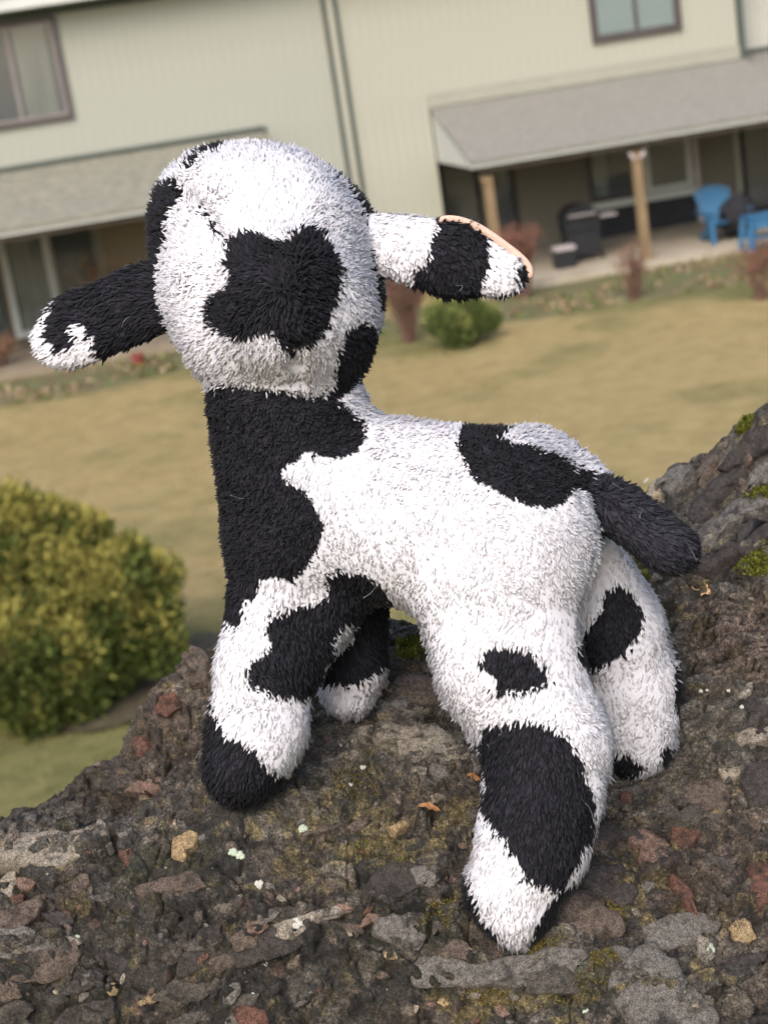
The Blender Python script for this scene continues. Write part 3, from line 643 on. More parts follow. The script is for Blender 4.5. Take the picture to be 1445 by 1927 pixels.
# clast colours
palc = np.array([[0.20, 0.15, 0.11], [0.30, 0.23, 0.16], [0.20, 0.10, 0.07], [0.13, 0.115, 0.10], [0.06, 0.05, 0.045], [0.04, 0.035, 0.03]])
ci = (v3[3][2]*len(palc)).astype(int).clip(0, 5)
mc = (cl_on & (v3[3][0] > 0.72) & (v3[0] < 0.5))*np.clip(e3*7, 0, 1)*0.8
cb = cb*(1-mc[:, None]) + palc[ci]*mc[:, None]
c2i = (v2[3][3]*len(palc)).astype(int).clip(0, 5); m2 = ((v2[3][4] > 0.42) & (e2 > 0.05))*0.7; palb = np.array([[0.15, 0.135, 0.115], [0.115, 0.10, 0.083], [0.19, 0.16, 0.125], [0.12, 0.087, 0.067], [0.07, 0.065, 0.058], [0.05, 0.046, 0.04]])
cb = cb*(1-m2[:, None]) + palb[c2i]*m2[:, None]
redz = np.clip(1-np.hypot((pxx-280)/260, (pyy-1370)/190), 0, 1) + np.clip(1-np.hypot((pxx-1330)/200, (pyy-1640)/200), 0, 1)
cb = blend(cb, redz*(0.55+n4)*0.9, (0.15, 0.085, 0.058))
cb = blend(cb, striated*0.85, (0.20, 0.14, 0.105)); cb = blend(cb, striated*np.clip(-strat*2+0.2, 0, 1)*0.85, (0.05, 0.036, 0.028))  # ripple troughs painted dark, crease shade put into the colour
cb = blend(cb, slabs*np.clip(-strat*3, 0, 1)*0.7, (0.05, 0.048, 0.046))  # slab grooves likewise carry painted shade
# ochre lichen crust, green moss stain
oz = np.clip(1-np.hypot((pxx-720)/330, (pyy-1560)/130), 0, 1)*0.45 + np.clip(1-np.hypot((pxx-1010)/280, (pyy-1870)/80), 0, 1)*0.55 + np.clip(1-np.hypot((pxx-1180)/80, (pyy-1640)/150), 0, 1)*0.4+0.02
och = np.clip((n2*0.8+n4*0.5+oz-0.22)*5, 0, 1)
cb = blend(cb, och*0.85, (0.20, 0.15, 0.035))
mz = np.clip((n5+n4*0.6-0.30)*5, 0, 1); cb = blend(cb, mz*0.7, (0.05, 0.055, 0.018))
# dirt crust and painted shade darken the lower left front face
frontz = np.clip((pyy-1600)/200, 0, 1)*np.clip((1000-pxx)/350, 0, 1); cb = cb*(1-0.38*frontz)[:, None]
cb = cb*1.65; lum = cb.mean(1, keepdims=True); cb = cb*0.6 + lum*0.4*np.array([1.03, 0.99, 0.88])
ny_, nx_ = XX.shape; ii = np.arange(nx_*ny_).reshape(ny_, nx_)
q = np.stack([ii[:-1, :-1], ii[1:, :-1], ii[1:, 1:], ii[:-1, 1:]], -1).reshape(-1, 4)
PW = c2w(P3)
m_rock = bpy.data.materials.new('conglomerate_rock'); t, b = nodes(m_rock); L = t.links
tc = t.nodes.new('ShaderNodeTexCoord'); at_ = t.nodes.new('ShaderNodeAttribute'); at_.attribute_name = 'col'
f1 = nz(900, 6, 0.7); f2 = nz(2600, 3, 0.6)
r1_ = ramp(f1.outputs['Fac'], [(0.12, 0.12, 0.12), (0.75, 0.75, 0.75), (1.9, 1.8, 1.7)], [0.34, 0.5, 0.68])
mm = t.nodes.new('ShaderNodeMix'); mm.data_type = 'RGBA'; mm.blend_type = 'MULTIPLY'; mm.inputs['Factor'].default_value = 1
L.new(at_.outputs['Color'], mm.inputs['A']); L.new(r1_.outputs['Color'], mm.inputs['B'])
sp = ramp(f2.outputs['Fac'], [(0, 0, 0), (0.6, 0.6, 0.6)], [0.66, 0.74])
f0 = nz(190, 10, 0.74); r0_ = ramp(f0.outputs['Fac'], [(0.25, 0.24, 0.23), (0.85, 0.85, 0.85), (1.9, 1.85, 1.75)], [0.33, 0.5, 0.67])
mm0 = t.nodes.new('ShaderNodeMix'); mm0.data_type = 'RGBA'; mm0.blend_type = 'MULTIPLY'; mm0.inputs['Factor'].default_value = 1
L.new(mm.outputs['Result'], mm0.inputs['A']); L.new(r0_.outputs['Color'], mm0.inputs['B'])
f3_ = nz(120, 9, 0.7); dkm = ramp(f3_.outputs['Fac'], [(0, 0, 0), (0.8, 0.8, 0.8)], [0.53, 0.64]); dkc = t.nodes.new('ShaderNodeRGB'); dkc.outputs[0].default_value = (0.017, 0.016, 0.014, 1)
base_ = mixc(dkm.outputs['Color'], mm0.outputs['Result'], dkc.outputs[0])
spc = t.nodes.new('ShaderNodeRGB'); spc.outputs[0].default_value = (0.26, 0.235, 0.2, 1)
L.new(mixc(sp.outputs['Color'], base_, spc.outputs[0]), b.inputs['Base Color'])
b.inputs['Roughness'].default_value = 0.72; b.inputs['Specular IOR Level'].default_value = 0.45
bp = t.nodes.new('ShaderNodeBump'); bp.inputs['Strength'].default_value = 1.0; bp.inputs['Distance'].default_value = 0.0035
bp0_ = t.nodes.new('ShaderNodeBump'); bp0_.inputs['Strength'].default_value = 0.8; bp0_.inputs['Distance'].default_value = 0.006; L.new(f0.outputs['Fac'], bp0_.inputs['Height']); L.new(bp0_.outputs[0], bp.inputs['Normal'])
L.new(f1.outputs['Fac'], bp.inputs['Height'])
bp2 = t.nodes.new('ShaderNodeBump'); bp2.inputs['Strength'].default_value = 0.9; bp2.inputs['Distance'].default_value = 0.001
L.new(f2.outputs['Fac'], bp2.inputs['Height']); L.new(bp.outputs[0], bp2.inputs['Normal']); L.new(bp2.outputs[0], b.inputs['Normal'])
# skirts so the outcrop goes down into the hillside
ring = np.concatenate([ii[0, :], ii[1:, -1], ii[-1, -2::-1], ii[-2:0:-1, 0]])
cen = PW.mean(0); nr = len(ring); levels = [PW]; qs = []; prev = ring; k0 = len(PW); scol = []
for lv, t_ in enumerate(np.linspace(0, 1, 13)[1:]):
    b_ = PW[ring]; fl_ = 1 + 0.75*t_**0.8; rw = b_.copy(); rw[:, :2] = cen[:2] + (b_[:, :2]-cen[:2])*fl_; rw[:, 2] = b_[:, 2]*(1-t_) + 3.7*t_
    out = (b_[:, :2]-cen[:2]); out /= np.linalg.norm(out, axis=1)[:, None]
    nzv = 0.09*fbm(rw*6., 4, 400) + 0.03*fbm(rw*22., 3, 401); rw[:, :2] += out*nzv[:, None]; rw[:, 2] += 0.05*fbm(rw*8.+4, 3, 402)
    cur = k0 + lv*nr + np.arange(nr); qs.append(np.stack([prev, cur, np.roll(cur, -1), np.roll(prev, -1)], -1)); prev = cur; levels.append(rw)
    scol.append(np.array([[0.075, 0.066, 0.056]])*np.clip(1+1.2*fbm(rw*30., 4, 403), 0.3, 2)[:, None])
V = np.concatenate(levels); qs = np.concatenate(qs); scol = np.concatenate(scol)
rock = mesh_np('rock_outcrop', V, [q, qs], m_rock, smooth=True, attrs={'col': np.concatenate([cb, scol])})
tag(rock, 'dark rugged conglomerate rock outcrop under the plush toy', 'rock', kind='structure')

# stones set in the rock
ppx, ppy = proj(P3)
ZB_ = np.full((600, 450), -1e9); zi = ((ppx+400)/4).astype(int); zj = ((ppy-500)/4).astype(int); ok = (zi > 0) & (zi < 599) & (zj > 0) & (zj < 449)
np.maximum.at(ZB_, (zi[ok], zj[ok]), P3[ok, 2])
def surf(px, py, near=0):
    i, j = int(np.clip((px+400)/4, 2, 597)), int(np.clip((py-500)/4, 2, 447))
    b_ = ZB_[i-1:i+2, j-1:j+2]; g = (b_ > b_.max()-25)
    if b_.max() < -1e8: b_ = ZB_[i-2:i+3, j-2:j+3]; g = b_ > b_.max()-25
    if b_.max() < -1e8: return P3[np.argmin((ppx-px)**2+(ppy-py)**2)]
    return pw(px, py, float(b_[g].mean()))
Hs = H0  # smooth normals from the base surface
gH = np.gradient(H0.reshape(XX.shape)); gx_ = gH[1]/np.gradient(XX, axis=1); gs_ = gH[0]/np.gradient(SS, axis=0)
def normal_at(p):
    i = int(np.clip(np.searchsorted(ss, (p[1]+p[2])*R2), 1, len(ss)-2)); j = int(np.clip(np.searchsorted(xs, p[0]), 1, len(xs)-2))
    a, c = gx_[i, j], gs_[i, j]    # n in (x,s,h)
    n = np.array([-a, -c, 1.]); n /= np.linalg.norm(n)
    return np.array([n[0], (n[1]-n[2])*R2, (n[1]+n[2])*R2])
def stone_mat(name, c, scale=350, v=0.35, bump=0.8):
    global t, L, tc
    m = bpy.data.materials.new(name); t, b = nodes(m); L = t.links; tc = t.nodes.new('ShaderNodeTexCoord'); gp_ = t.nodes.new('ShaderNodeNewGeometry')
    vec = gp_.outputs['Position']
    a = ramp(nz(420, 6, 0.75, vec).outputs['Fac'], [var(c, 0.45), var(c, 1.15), var(c, 1.85)], [0.32, 0.5, 0.7])
    soil = ramp(nz(1300, 4, 0.7, vec).outputs['Fac'], [(0.012, 0.011, 0.01), (0.06, 0.05, 0.04)], [0.4, 0.65])
    msk = ramp(nz(95, 8, 0.72, vec).outputs['Fac'], [(0, 0, 0), (0.9, 0.9, 0.9)], [0.50, 0.64])
    gr_ = ramp(nz(1500, 4, 0.75, vec).outputs['Fac'], [(0.3, 0.3, 0.3), (0.95, 0.95, 0.95), (1.7, 1.65, 1.6)], [0.34, 0.5, 0.66])
    mg = t.nodes.new('ShaderNodeMix'); mg.data_type = 'RGBA'; mg.blend_type = 'MULTIPLY'; mg.inputs['Factor'].default_value = 1; L.new(a.outputs['Color'], mg.inputs['A']); L.new(gr_.outputs['Color'], mg.inputs['B'])
    L.new(mixc(msk.outputs['Color'], mg.outputs['Result'], soil.outputs['Color']), b.inputs['Base Color']); b.inputs['Roughness'].default_value = 0.8; b.inputs['Specular IOR Level'].default_value = 0.3
    bp = t.nodes.new('ShaderNodeBump'); bp.inputs['Strength'].default_value = 1.0; bp.inputs['Distance'].default_value = 0.0045; L.new(nz(380, 12, 0.82, vec).outputs['Fac'], bp.inputs['Height']); L.new(bp.outputs[0], b.inputs['Normal'])
    return m
SM = {'grey': stone_mat('grey_stone', (0.19, 0.175, 0.155)), 'pale': stone_mat('pale_stone', (0.33, 0.29, 0.235)), 'tan': stone_mat('tan_stone', (0.40, 0.29, 0.16)), 'pink': stone_mat('pinkish_stone', (0.24, 0.155, 0.12)),
      'rust': stone_mat('rusty_stone', (0.17, 0.085, 0.06)), 'brown': stone_mat('brown_stone', (0.15, 0.115, 0.09)), 'dark': stone_mat('dark_stone', (0.07, 0.06, 0.055)), 'rockface': stone_mat('rock_face_stone', (0.105, 0.093, 0.078)), 'cream': stone_mat('cream_stone', (0.45, 0.38, 0.28))}
def slab_stone(poly, raise_, mat, seed, nseg=30, flat=0.6, tilt=(0, 0)):
    r = np.random.default_rng(seed); poly = np.array(poly, float)
    seg = np.linalg.norm(np.roll(poly, -1, 0)-poly, axis=1); cum = np.concatenate([[0], np.cumsum(seg)]); T = np.linspace(0, cum[-1], nseg, endpoint=False)
    cl = np.concatenate([poly, poly[:1]]); ox = np.interp(T, cum, cl[:, 0]); oy = np.interp(T, cum, cl[:, 1])
    c = np.array([ox.mean(), oy.mean()]); dia = cum[-1]/math.pi
    O = np.array([surf(a, b_) for a, b_ in zip(ox+r.normal(0, dia*0.012, nseg), oy+r.normal(0, dia*0.012, nseg))]); pc = surf(*c)
    wm_ = np.median(O[:, 2]); kO = (D0-O[:, 2]*UNIT)/D0; qx, qy = CX+O[:, 0]/kO, CY+O[:, 1]/kO; O = np.array([pw(a, b_, float(np.clip(c_, wm_-0.3*dia-8, wm_+0.3*dia+8))) for a, b_, c_ in zip(qx, qy, O[:, 2])]); pc = O.mean(0)
    n = normal_at(pc); cen = O.mean(0)
    hO = (O-cen) @ n; 
    Oin = O - np.outer(hO*flat, n)
    # plane-ish top at the upper part of the rim heights
    top = np.percentile((Oin-cen) @ n, 70)
    rings = []; fr = [1.04, 1.0, 0.955, 0.62, 0.3]; hh = [-22, 0.25, 0.9, 1.0, 1.0]
    for f_, h_ in zip(fr, hh):
        ring_ = cen + (Oin-cen)*f_
        z = (ring_-cen) @ n; ring_ = ring_ + np.outer((top-z)*(0.75 if h_ > 0.2 else 0), n)
        hgt = (h_*raise_ if h_ > 0 else h_) 
        ring_ = ring_ + n*hgt + (np.outer(raise_*0.55*fbm(ring_/(dia*0.3)+seed, 3, seed), n) if h_ > 0 else 0)
        rings.append(ring_)
    cpt = cen + n*(top*0.8 + raise_); V = np.concatenate(rings+[cpt[None]]); f = []
    for k_ in range(len(rings)-1):
        a = np.arange(nseg)+k_*nseg; b_ = np.roll(np.arange(nseg), -1)+k_*nseg; f.append(np.stack([a, b_, b_+nseg, a+nseg], -1))
    a = np.arange(nseg)+(len(rings)-1)*nseg; f4 = np.concatenate(f); f3 = np.stack([a, np.roll(a, -1), np.full(nseg, len(V)-1)], -1)
    return mesh_np('stone', c2w(V), [f4, f3], mat, rock, smooth=False)
HAND = [
 ([(1292, 1020), (1340, 985), (1400, 950), (1460, 925), (1460, 965), (1380, 1000), (1310, 1040)], 14, 'grey'),
 ([(1300, 1080), (1350, 1035), (1410, 1000), (1460, 980), (1460, 1010), (1400, 1050), (1335, 1090)], 14, 'dark'),
 ([(1292, 975), (1330, 930), (1370, 890), (1400, 880), (1405, 900), (1360, 945), (1315, 985)], 14, 'dark'),
 ([(1350, 885), (1400, 830), (1460, 790), (1460, 850), (1410, 870), (1370, 890)], 14, 'dark'),
 ([(1400, 935), (1425, 880), (1460, 860), (1460, 900)], 10, 'grey'),
 ([(0, 1564), (60, 1566), (110, 1562), (160, 1560), (205, 1556), (200, 1580), (170, 1600), (120, 1632), (60, 1628), (0, 1645)], 5, 'pale'),
 ([(668, 1372), (720, 1362), (800, 1370), (870, 1395), (888, 1420), (880, 1442), (830, 1432), (760, 1418), (700, 1402), (665, 1390)], 7, 'pale'),
 ([(885, 1420), (905, 1425), (905, 1455), (890, 1462)], 6, 'grey'),
 ([(810, 1440), (870, 1450), (865, 1470), (820, 1465)], 5, 'grey'),
 ([(720, 1290), (780, 1262), (830, 1290), (860, 1320), (800, 1325), (740, 1320)], 6, 'brown'),
 ([(700, 1330), (760, 1315), (800, 1335), (760, 1350)], 6, 'grey'),
 ([(325, 1578), (355, 1558), (374, 1570), (370, 1595), (345, 1625), (325, 1615)], 7, 'tan'),
 ([(235, 1482), (265, 1468), (300, 1478), (305, 1492), (270, 1496), (235, 1496)], 9, 'pink'),
 ([(225, 1605), (245, 1598), (258, 1610), (250, 1630), (232, 1625)], 5, 'rust'),
 ([(0, 1655), (32, 1640), (38, 1665), (20, 1690), (0, 1680)], 6, 'pale'),
 ([(38, 1655), (60, 1645), (70, 1660), (62, 1680), (42, 1678)], 7, 'pink'),
 ([(18, 1685), (50, 1685), (48, 1700), (20, 1700)], 5, 'rust'),
 ([(500, 1740), (560, 1725), (640, 1703), (668, 1705), (655, 1720), (580, 1745), (550, 1772), (515, 1765)], 7, 'pale'),
 ([(632, 1703), (655, 1700), (668, 1712), (650, 1722)], 9, 'pink'),
 ([(672, 1750), (690, 1722), (732, 1718), (722, 1732), (690, 1745)], 9, 'pink'),
 ([(432, 1765), (460, 1745), (485, 1750), (485, 1780), (445, 1792)], 8, 'brown'),
 ([(435, 1900), (455, 1890), (500, 1900), (508, 1927), (450, 1930)], 8, 'rust'),
 ([(345, 1915), (368, 1902), (370, 1915), (350, 1925)], 5, 'tan'),
 ([(0, 1840), (30, 1850), (45, 1875), (10, 1885), (0, 1878)], 5, 'brown'),
 ([(82, 1720), (110, 1715), (145, 1722), (140, 1740), (100, 1742)], 6, 'dark'),
 ([(128, 1775), (145, 1765), (155, 1800), (140, 1805)], 6, 'brown'),
 ([(700, 1730), (740, 1722), (790, 1728), (805, 1755), (790, 1790), (740, 1780), (700, 1760)], 9, 'grey'),
 ([(820, 1780), (860, 1765), (900, 1790), (880, 1808), (830, 1805)], 8, 'brown'),
 ([(860, 1830), (930, 1805), (1020, 1790), (1110, 1780), (1190, 1785), (1180, 1815), (1110, 1845), (1030, 1855), (960, 1860), (890, 1858)], 10, 'grey'),
 ([(1165, 1800), (1215, 1775), (1265, 1805), (1300, 1850), (1340, 1900), (1345, 1960), (1240, 1960), (1180, 1930), (1150, 1880)], 14, 'grey'),
 ([(1045, 1715), (1070, 1685), (1110, 1690), (1165, 1725), (1175, 1755), (1130, 1765), (1060, 1755)], 10, 'brown'),
 ([(1080, 1665), (1110, 1640), (1170, 1625), (1200, 1690), (1170, 1712), (1110, 1680)], 8, 'dark'),
 ([(1172, 1572), (1210, 1562), (1250, 1580), (1258, 1620), (1225, 1640), (1190, 1605)], 10, 'pink'),
 ([(1262, 1565), (1300, 1545), (1318, 1570), (1290, 1605), (1262, 1600)], 8, 'rust'),
 ([(1262, 1640), (1280, 1655), (1308, 1720), (1310, 1732), (1280, 1700), (1268, 1670)], 8, 'rust'),
 ([(1120, 1740), (1170, 1735), (1175, 1760), (1130, 1762)], 6, 'brown'),
 ([(1310, 1762), (1330, 1765), (1345, 1800), (1330, 1818), (1312, 1800)], 6, 'pale'),
 ([(1368, 1735), (1400, 1730), (1425, 1765), (1400, 1780), (1375, 1765)], 6, 'tan'),
 ([(1410, 1625), (1445, 1620), (1460, 1690), (1430, 1710), (1408, 1690)], 7, 'rust'),
 ([(1350, 1450), (1392, 1443), (1392, 1465), (1360, 1470)], 7, 'cream'),
 ([(1380, 1380), (1430, 1368), (1475, 1370), (1470, 1400), (1400, 1405), (1385, 1400)], 7, 'pale'),
 ([(1270, 1480), (1330, 1470), (1375, 1480), (1370, 1520), (1330, 1530), (1270, 1500)], 7, 'brown'),
 ([(1400, 1440), (1460, 1430), (1465, 1520), (1420, 1530), (1390, 1480)], 6, 'dark'),
 ([(722, 1545), (745, 1538), (765, 1545), (765, 1565), (740, 1578), (725, 1562)], 5, 'tan'),
 ([(1165, 1500), (1175, 1492), (1192, 1500), (1188, 1512), (1172, 1510)], 8, 'rust'),
 ([(565, 1575), (600, 1560), (645, 1545), (650, 1552), (605, 1572), (570, 1585)], 7, 'brown'),
 ([(650, 1560), (675, 1540), (695, 1540), (690, 1555), (665, 1568)], 6, 'brown'),
 ([(770, 1640), (800, 1630), (830, 1650), (815, 1670), (780, 1665)], 6, 'grey'),
 ([(350, 1210), (388, 1225), (392, 1290), (370, 1300), (330, 1260)], 8, 'brown'),
 ([(300, 1310), (330, 1300), (345, 1330), (320, 1350), (298, 1340)], 8, 'rust'),
 ([(250, 1390), (275, 1385), (285, 1410), (262, 1425)], 8, 'rust'),
 ([(1230, 890), (1262, 872), (1300, 875), (1310, 905), (1270, 930), (1235, 925)], 8, 'grey'),
 ([(1215, 905), (1240, 900), (1262, 915), (1250, 945), (1220, 940)], 9, 'cream'),
 ([(1310, 880), (1335, 850), (1350, 860), (1345, 900), (1318, 920)], 8, 'brown'),
]
for i, (poly, rs, mk) in enumerate(HAND): slab_stone(poly, rs, SM[mk], 300+i)
rs_ = np.random.default_rng(77)
for i in range(46):
    px, py = rs_.uniform(-20, 1445), rs_.uniform(1280, 1940)
    if not (py > 1560 or (640 < px < 880 and py > 1290) or (px > 1150 and py > 1500) or (px > 1300 and py > 1300)): continue
    if 340 < px < 620 and py < 1600: continue
    R_ = rs_.choice([36, 52, 72], p=[.4, .35, .25]); na = rs_.integers(5, 8); aa = (np.arange(na)+rs_.uniform(-.3, .3, na))*2*np.pi/na; rot = rs_.normal(-0.3, 0.35)
    ex, ey = R_*rs_.uniform(1.0, 1.5)*np.cos(aa)*rs_.uniform(.75, 1.15, na), R_*rs_.uniform(0.35, 0.6)*np.sin(aa)*rs_.uniform(.75, 1.15, na)
    poly = [(px+a*math.cos(rot)-b_*math.sin(rot), py+a*math.sin(rot)+b_*math.cos(rot)) for a, b_ in zip(ex, ey)]
    slab_stone(poly, rs_.uniform(2, 6), SM[rs_.choice(['grey', 'brown', 'dark', 'rockface'], p=[.15, .2, .25, .4])], 1500+i, nseg=int(na)*5, flat=0.55)
for i in range(150):
    px, py = rs_.uniform(0, 1445), rs_.uniform(1270, 1927)
    if not (py > 1540 or (640 < px < 900 and py > 1290) or (px > 1130 and py > 1480) or (px > 1290 and py > 1290)): continue
    if 380 < px < 560 and py < 1560: continue
    if any(inpoly(np.array([px]), np.array([py]), h_[0])[0] for h_ in HAND): continue
    R_ = rs_.choice([9, 13, 19, 28], p=[.35, .35, .2, .1]); na = rs_.integers(5, 8); aa = np.sort((np.arange(na)+rs_.uniform(-.3, .3, na))*2*np.pi/na); rot = rs_.normal(-0.25, 0.5)
    ex, ey = R_*rs_.uniform(0.9, 1.5)*np.cos(aa)*rs_.uniform(.8, 1.1, na), R_*rs_.uniform(0.45, 0.8)*np.sin(aa)*rs_.uniform(.8, 1.1, na)
    poly = [(px+a*math.cos(rot)-b_*math.sin(rot), py+a*math.sin(rot)+b_*math.cos(rot)) for a, b_ in zip(ex, ey)]
    slab_stone(poly, rs_.uniform(1.5, 4.5), SM[rs_.choice(['grey', 'brown', 'dark', 'pale', 'pink', 'rust', 'tan'], p=[.3, .27, .13, .12, .08, .05, .05])], 900+i, nseg=int(na)*3, flat=0.8)
# many small stones, shared meshes
def pebble_mesh(seed, mat):
    r = np.random.default_rng(seed); import bmesh
    bm = bmesh.new(); bmesh.ops.create_icosphere(bm, subdivisions=1 if seed % 3 else 2, radius=1)
    for v in bm.verts:
        d = np.array(v.co); k_ = 1+0.35*vnoise((d*1.7+seed*3.1)[None], seed)[0]; v.co = Vector(d*k_*[1, 1, 0.55])
    for k_ in range(2):
        nn = r.normal(size=3); nn[2] = abs(nn[2]); nn /= np.linalg.norm(nn)
        for v in bm.verts:
            e = float(np.dot(v.co, nn))-0.5
            if e > 0: v.co -= Vector(nn*e)
    me = bpy.data.meshes.new('stone'); bm.to_mesh(me); bm.free(); me.materials.append(mat); return me
names = ['grey', 'pale', 'pink', 'rust', 'brown', 'brown', 'dark', 'dark', 'grey', 'tan', 'cream']
PM = [pebble_mesh(500+i, SM[names[i % len(names)]]) for i in range(22)]
RCAM = np.array([RT, -UP, -FW]).T        # columns: close-up axes in world
for i in range(110):
    for _ in range(20):
        px, py = rng.uniform(0, 1445), rng.uniform(1180, 1927)
        if py > 1560 or (px > 1290 and py > 900) or (px > 620 and px < 900 and py > 1290) or (px > 1130 and py > 1480) or (px < 370 and py > 1380 + (370-px)*0.4) : break
    if 1285 < px and py < 1290 and rng.uniform() < 0.8: continue
    p = surf(px, py, 6); n = normal_at(p) + rng.normal(0, .25, 3); nw = RCAM @ n; nw /= np.linalg.norm(nw)
    o = bpy.data.objects.new('stone', PM[rng.integers(len(PM))]); sz = UNIT*rng.choice([3.0, 4.5, 6, 8, 11, 15], p=[.3, .3, .2, .12, .06, .02])
    qv = Vector(nw).to_track_quat('Z', 'Y'); a = rng.uniform(0, 6.28)
    mrot = qv.to_matrix().to_4x4() @ Matrix.Rotation(a, 4, 'Z') @ Matrix.Diagonal((sz*rng.uniform(1, 1.9), sz, sz*rng.uniform(0.5, 0.9), 1))
    o.matrix_basis = Matrix.Translation(Vector(c2w(p) - nw*sz*0.22)) @ mrot; COL.objects.link(o); o.parent = rock
# grit: uncountable chips
vis = np.where((ppy > 1180) & (ppy < 1950) & (ppx > -20) & (ppx < 1465) & (P3[:, 2] > -700))[0]
pk = vis[rng.integers(0, len(vis), 5000)]; ch_n = len(pk)
b3 = P3[pk]; sz = rng.uniform(0.9, 2.6, ch_n)[:, None]; tet = rng.normal(size=(ch_n, 5, 3)); tet /= np.linalg.norm(tet, axis=2)[:, :, None]
V = (b3[:, None]+tet*sz[:, None]).reshape(-1, 3); i5 = np.arange(ch_n)[:, None]*5
f = np.concatenate([i5+np.array([[a, b_, c]]) for a, b_, c in ((0, 1, 2), (0, 2, 3), (0, 3, 1), (4, 1, 2), (4, 2, 3), (4, 3, 1))])
gc = np.array([[0.05, 0.045, 0.04], [0.14, 0.12, 0.1], [0.09, 0.07, 0.05], [0.28, 0.24, 0.19], [0.16, 0.12, 0.03], [0.04, 0.04, 0.03]])[rng.choice(6, ch_n, p=[.3, .15, .2, .07, .13, .15])]
gt = mesh_np('grit', c2w(V), [f], m_leafcol, rock, attrs={'col': np.repeat(gc, 5, axis=0)}); gt['kind'] = 'stuff'
# pale lichen rosettes
m_lichen = noise_mat('pale_green_lichen', [(0.28, 0.33, 0.25), (0.42, 0.48, 0.37)], scale=700, rough=0.95, bump=0.8, bscale=1500, dist=0.001)
m_wlichen = noise_mat('white_lichen', [(0.34, 0.34, 0.3), (0.5, 0.49, 0.44)], scale=700, rough=0.95, bump=0.8, bscale=1500, dist=0.001)
def lichen(px, py, rad, mat, seed, asp=1.0):
    a = np.linspace(0, 2*np.pi, 22, endpoint=False); r = np.random.default_rng(seed)
    rr = rad*(1+0.3*np.sin(a*3+seed)+0.22*np.sin(a*7+seed*2)+r.normal(0, .08, 22)); c = surf(px, py, 6); n = normal_at(c)
    t1 = np.cross(n, [0, 1, 0.3]); t1 /= np.linalg.norm(t1); t2 = np.cross(n, t1)
    rr = rad*(1+0.5*(rr/rad-1)); hk = min(1, rad/9.); R1 = c + np.outer(rr*np.cos(a)*asp, t1) + np.outer(rr*np.sin(a), t2)
    V = np.concatenate([R1 - n*2, R1+n*2.6*hk, c+(R1-c)*0.55+n*hk*(3.6+r.normal(0, .8, 22)[:, None]), (c+n*3.0*hk)[None]]); k_ = np.arange(22); j = np.roll(k_, -1)
    f4 = np.concatenate([np.stack([k_, j, j+22, k_+22], -1), np.stack([k_+22, j+22, j+44, k_+44], -1)]); f3 = np.stack([k_+44, j+44, np.full(22, 66)], -1)
    mesh_np('lichen_patch', c2w(V), [f4, f3], mat, rock, smooth=True)
for i, (px, py, rd, mt) in enumerate([(440, 1603, 9, 0), (453, 1610, 8, 0), (570, 1559, 9, 0), (146, 1764, 5, 0), (1290, 889, 9, 1), (1215, 905, 8, 1), (1370, 1299, 4, 1), (1318, 1300, 4, 1), (1330, 1299, 3, 1), (683, 1443, 6, 1), (660, 1477, 4, 1), (488, 1664, 8, 1), (475, 1873, 5, 1), (1335, 1785, 9, 0), (540, 1745, 13, 1), (560, 1738, 10, 1), (85, 1830, 5, 1), (100, 1842, 5, 1), (500, 1814, 4, 1), (1395, 1330, 4, 1), (1405, 1298, 4, 1), (1100, 1900, 6, 0), (950, 1480, 4, 1)]):
    lichen(px, py, rd, (m_lichen, m_wlichen)[mt], 40+i)
# moss cushions
def moss(polys, n, name, pal, ln):
    Pm = []; 
    for poly in polys:
        a = np.array(poly); x0, y0 = a.min(0); x1, y1 = a.max(0); m_ = inpoly(ppx, ppy, poly) & (P3[:, 2] > -1050); ks = np.where(m_)[0]
        if len(ks): Pm.append(P3[ks[rng.integers(0, len(ks), n)]])
    Pm = np.concatenate(Pm); hgt = 6*np.clip(fbm(Pm/14., 3, 7)+0.4, 0, 1)
    nn = np.array([0.0, -R2, R2]); Pm = Pm + rng.normal(0, 2.0, Pm.shape) + hgt[:, None]*nn
    d = c2w(nn[None])[0]-c2w(np.zeros((1, 3)))[0]; d /= np.linalg.norm(d)
    c = pal[rng.integers(0, len(pal), len(Pm))]*rng.uniform(0.7, 1.3, (len(Pm), 1))
    o = scatter_tris(name, c2w(Pm), UNIT*ln*rng.uniform(0.6, 1.4, len(Pm)), c, m_leafcol, rock, wid=0.45, dirs=np.repeat(d[None], len(Pm), 0)); o['kind'] = 'stuff'
mp_ = np.array([[0.09, 0.10, 0.015], [0.14, 0.145, 0.02], [0.06, 0.075, 0.012]])
moss([[(1375, 955), (1445, 895), (1500, 890), (1500, 930), (1400, 955)], [(1375, 1080), (1400, 1050), (1445, 1015), (1500, 1000), (1500, 1060), (1420, 1085)], [(1180, 1040), (1205, 1060), (1220, 1090), (1195, 1095)], [(745, 1205), (790, 1200), (800, 1235), (750, 1240)], [(1380, 815), (1400, 790), (1420, 785), (1400, 815)]], 4200, 'moss', mp_, 8)
op_ = np.array([[0.20, 0.14, 0.03], [0.15, 0.11, 0.025], [0.12, 0.11, 0.03], [0.08, 0.07, 0.02]])
moss([[(1000, 1850), (1050, 1840), (1150, 1835), (1120, 1890), (1000, 1900)], [(880, 1850), (960, 1865), (960, 1900), (860, 1890)], [(1130, 1660), (1170, 1700), (1180, 1740), (1150, 1750)], [(1000, 1770), (1060, 1760), (1040, 1800), (990, 1810)], [(650, 1590), (740, 1570), (780, 1640), (700, 1650)], [(800, 1690), (860, 1700), (840, 1760), (790, 1740)], [(620, 1450), (700, 1440), (720, 1500), (640, 1510)], [(1110, 1795), (1170, 1780), (1180, 1800), (1110, 1830)]], 900, 'lichen_crust', op_, 4)
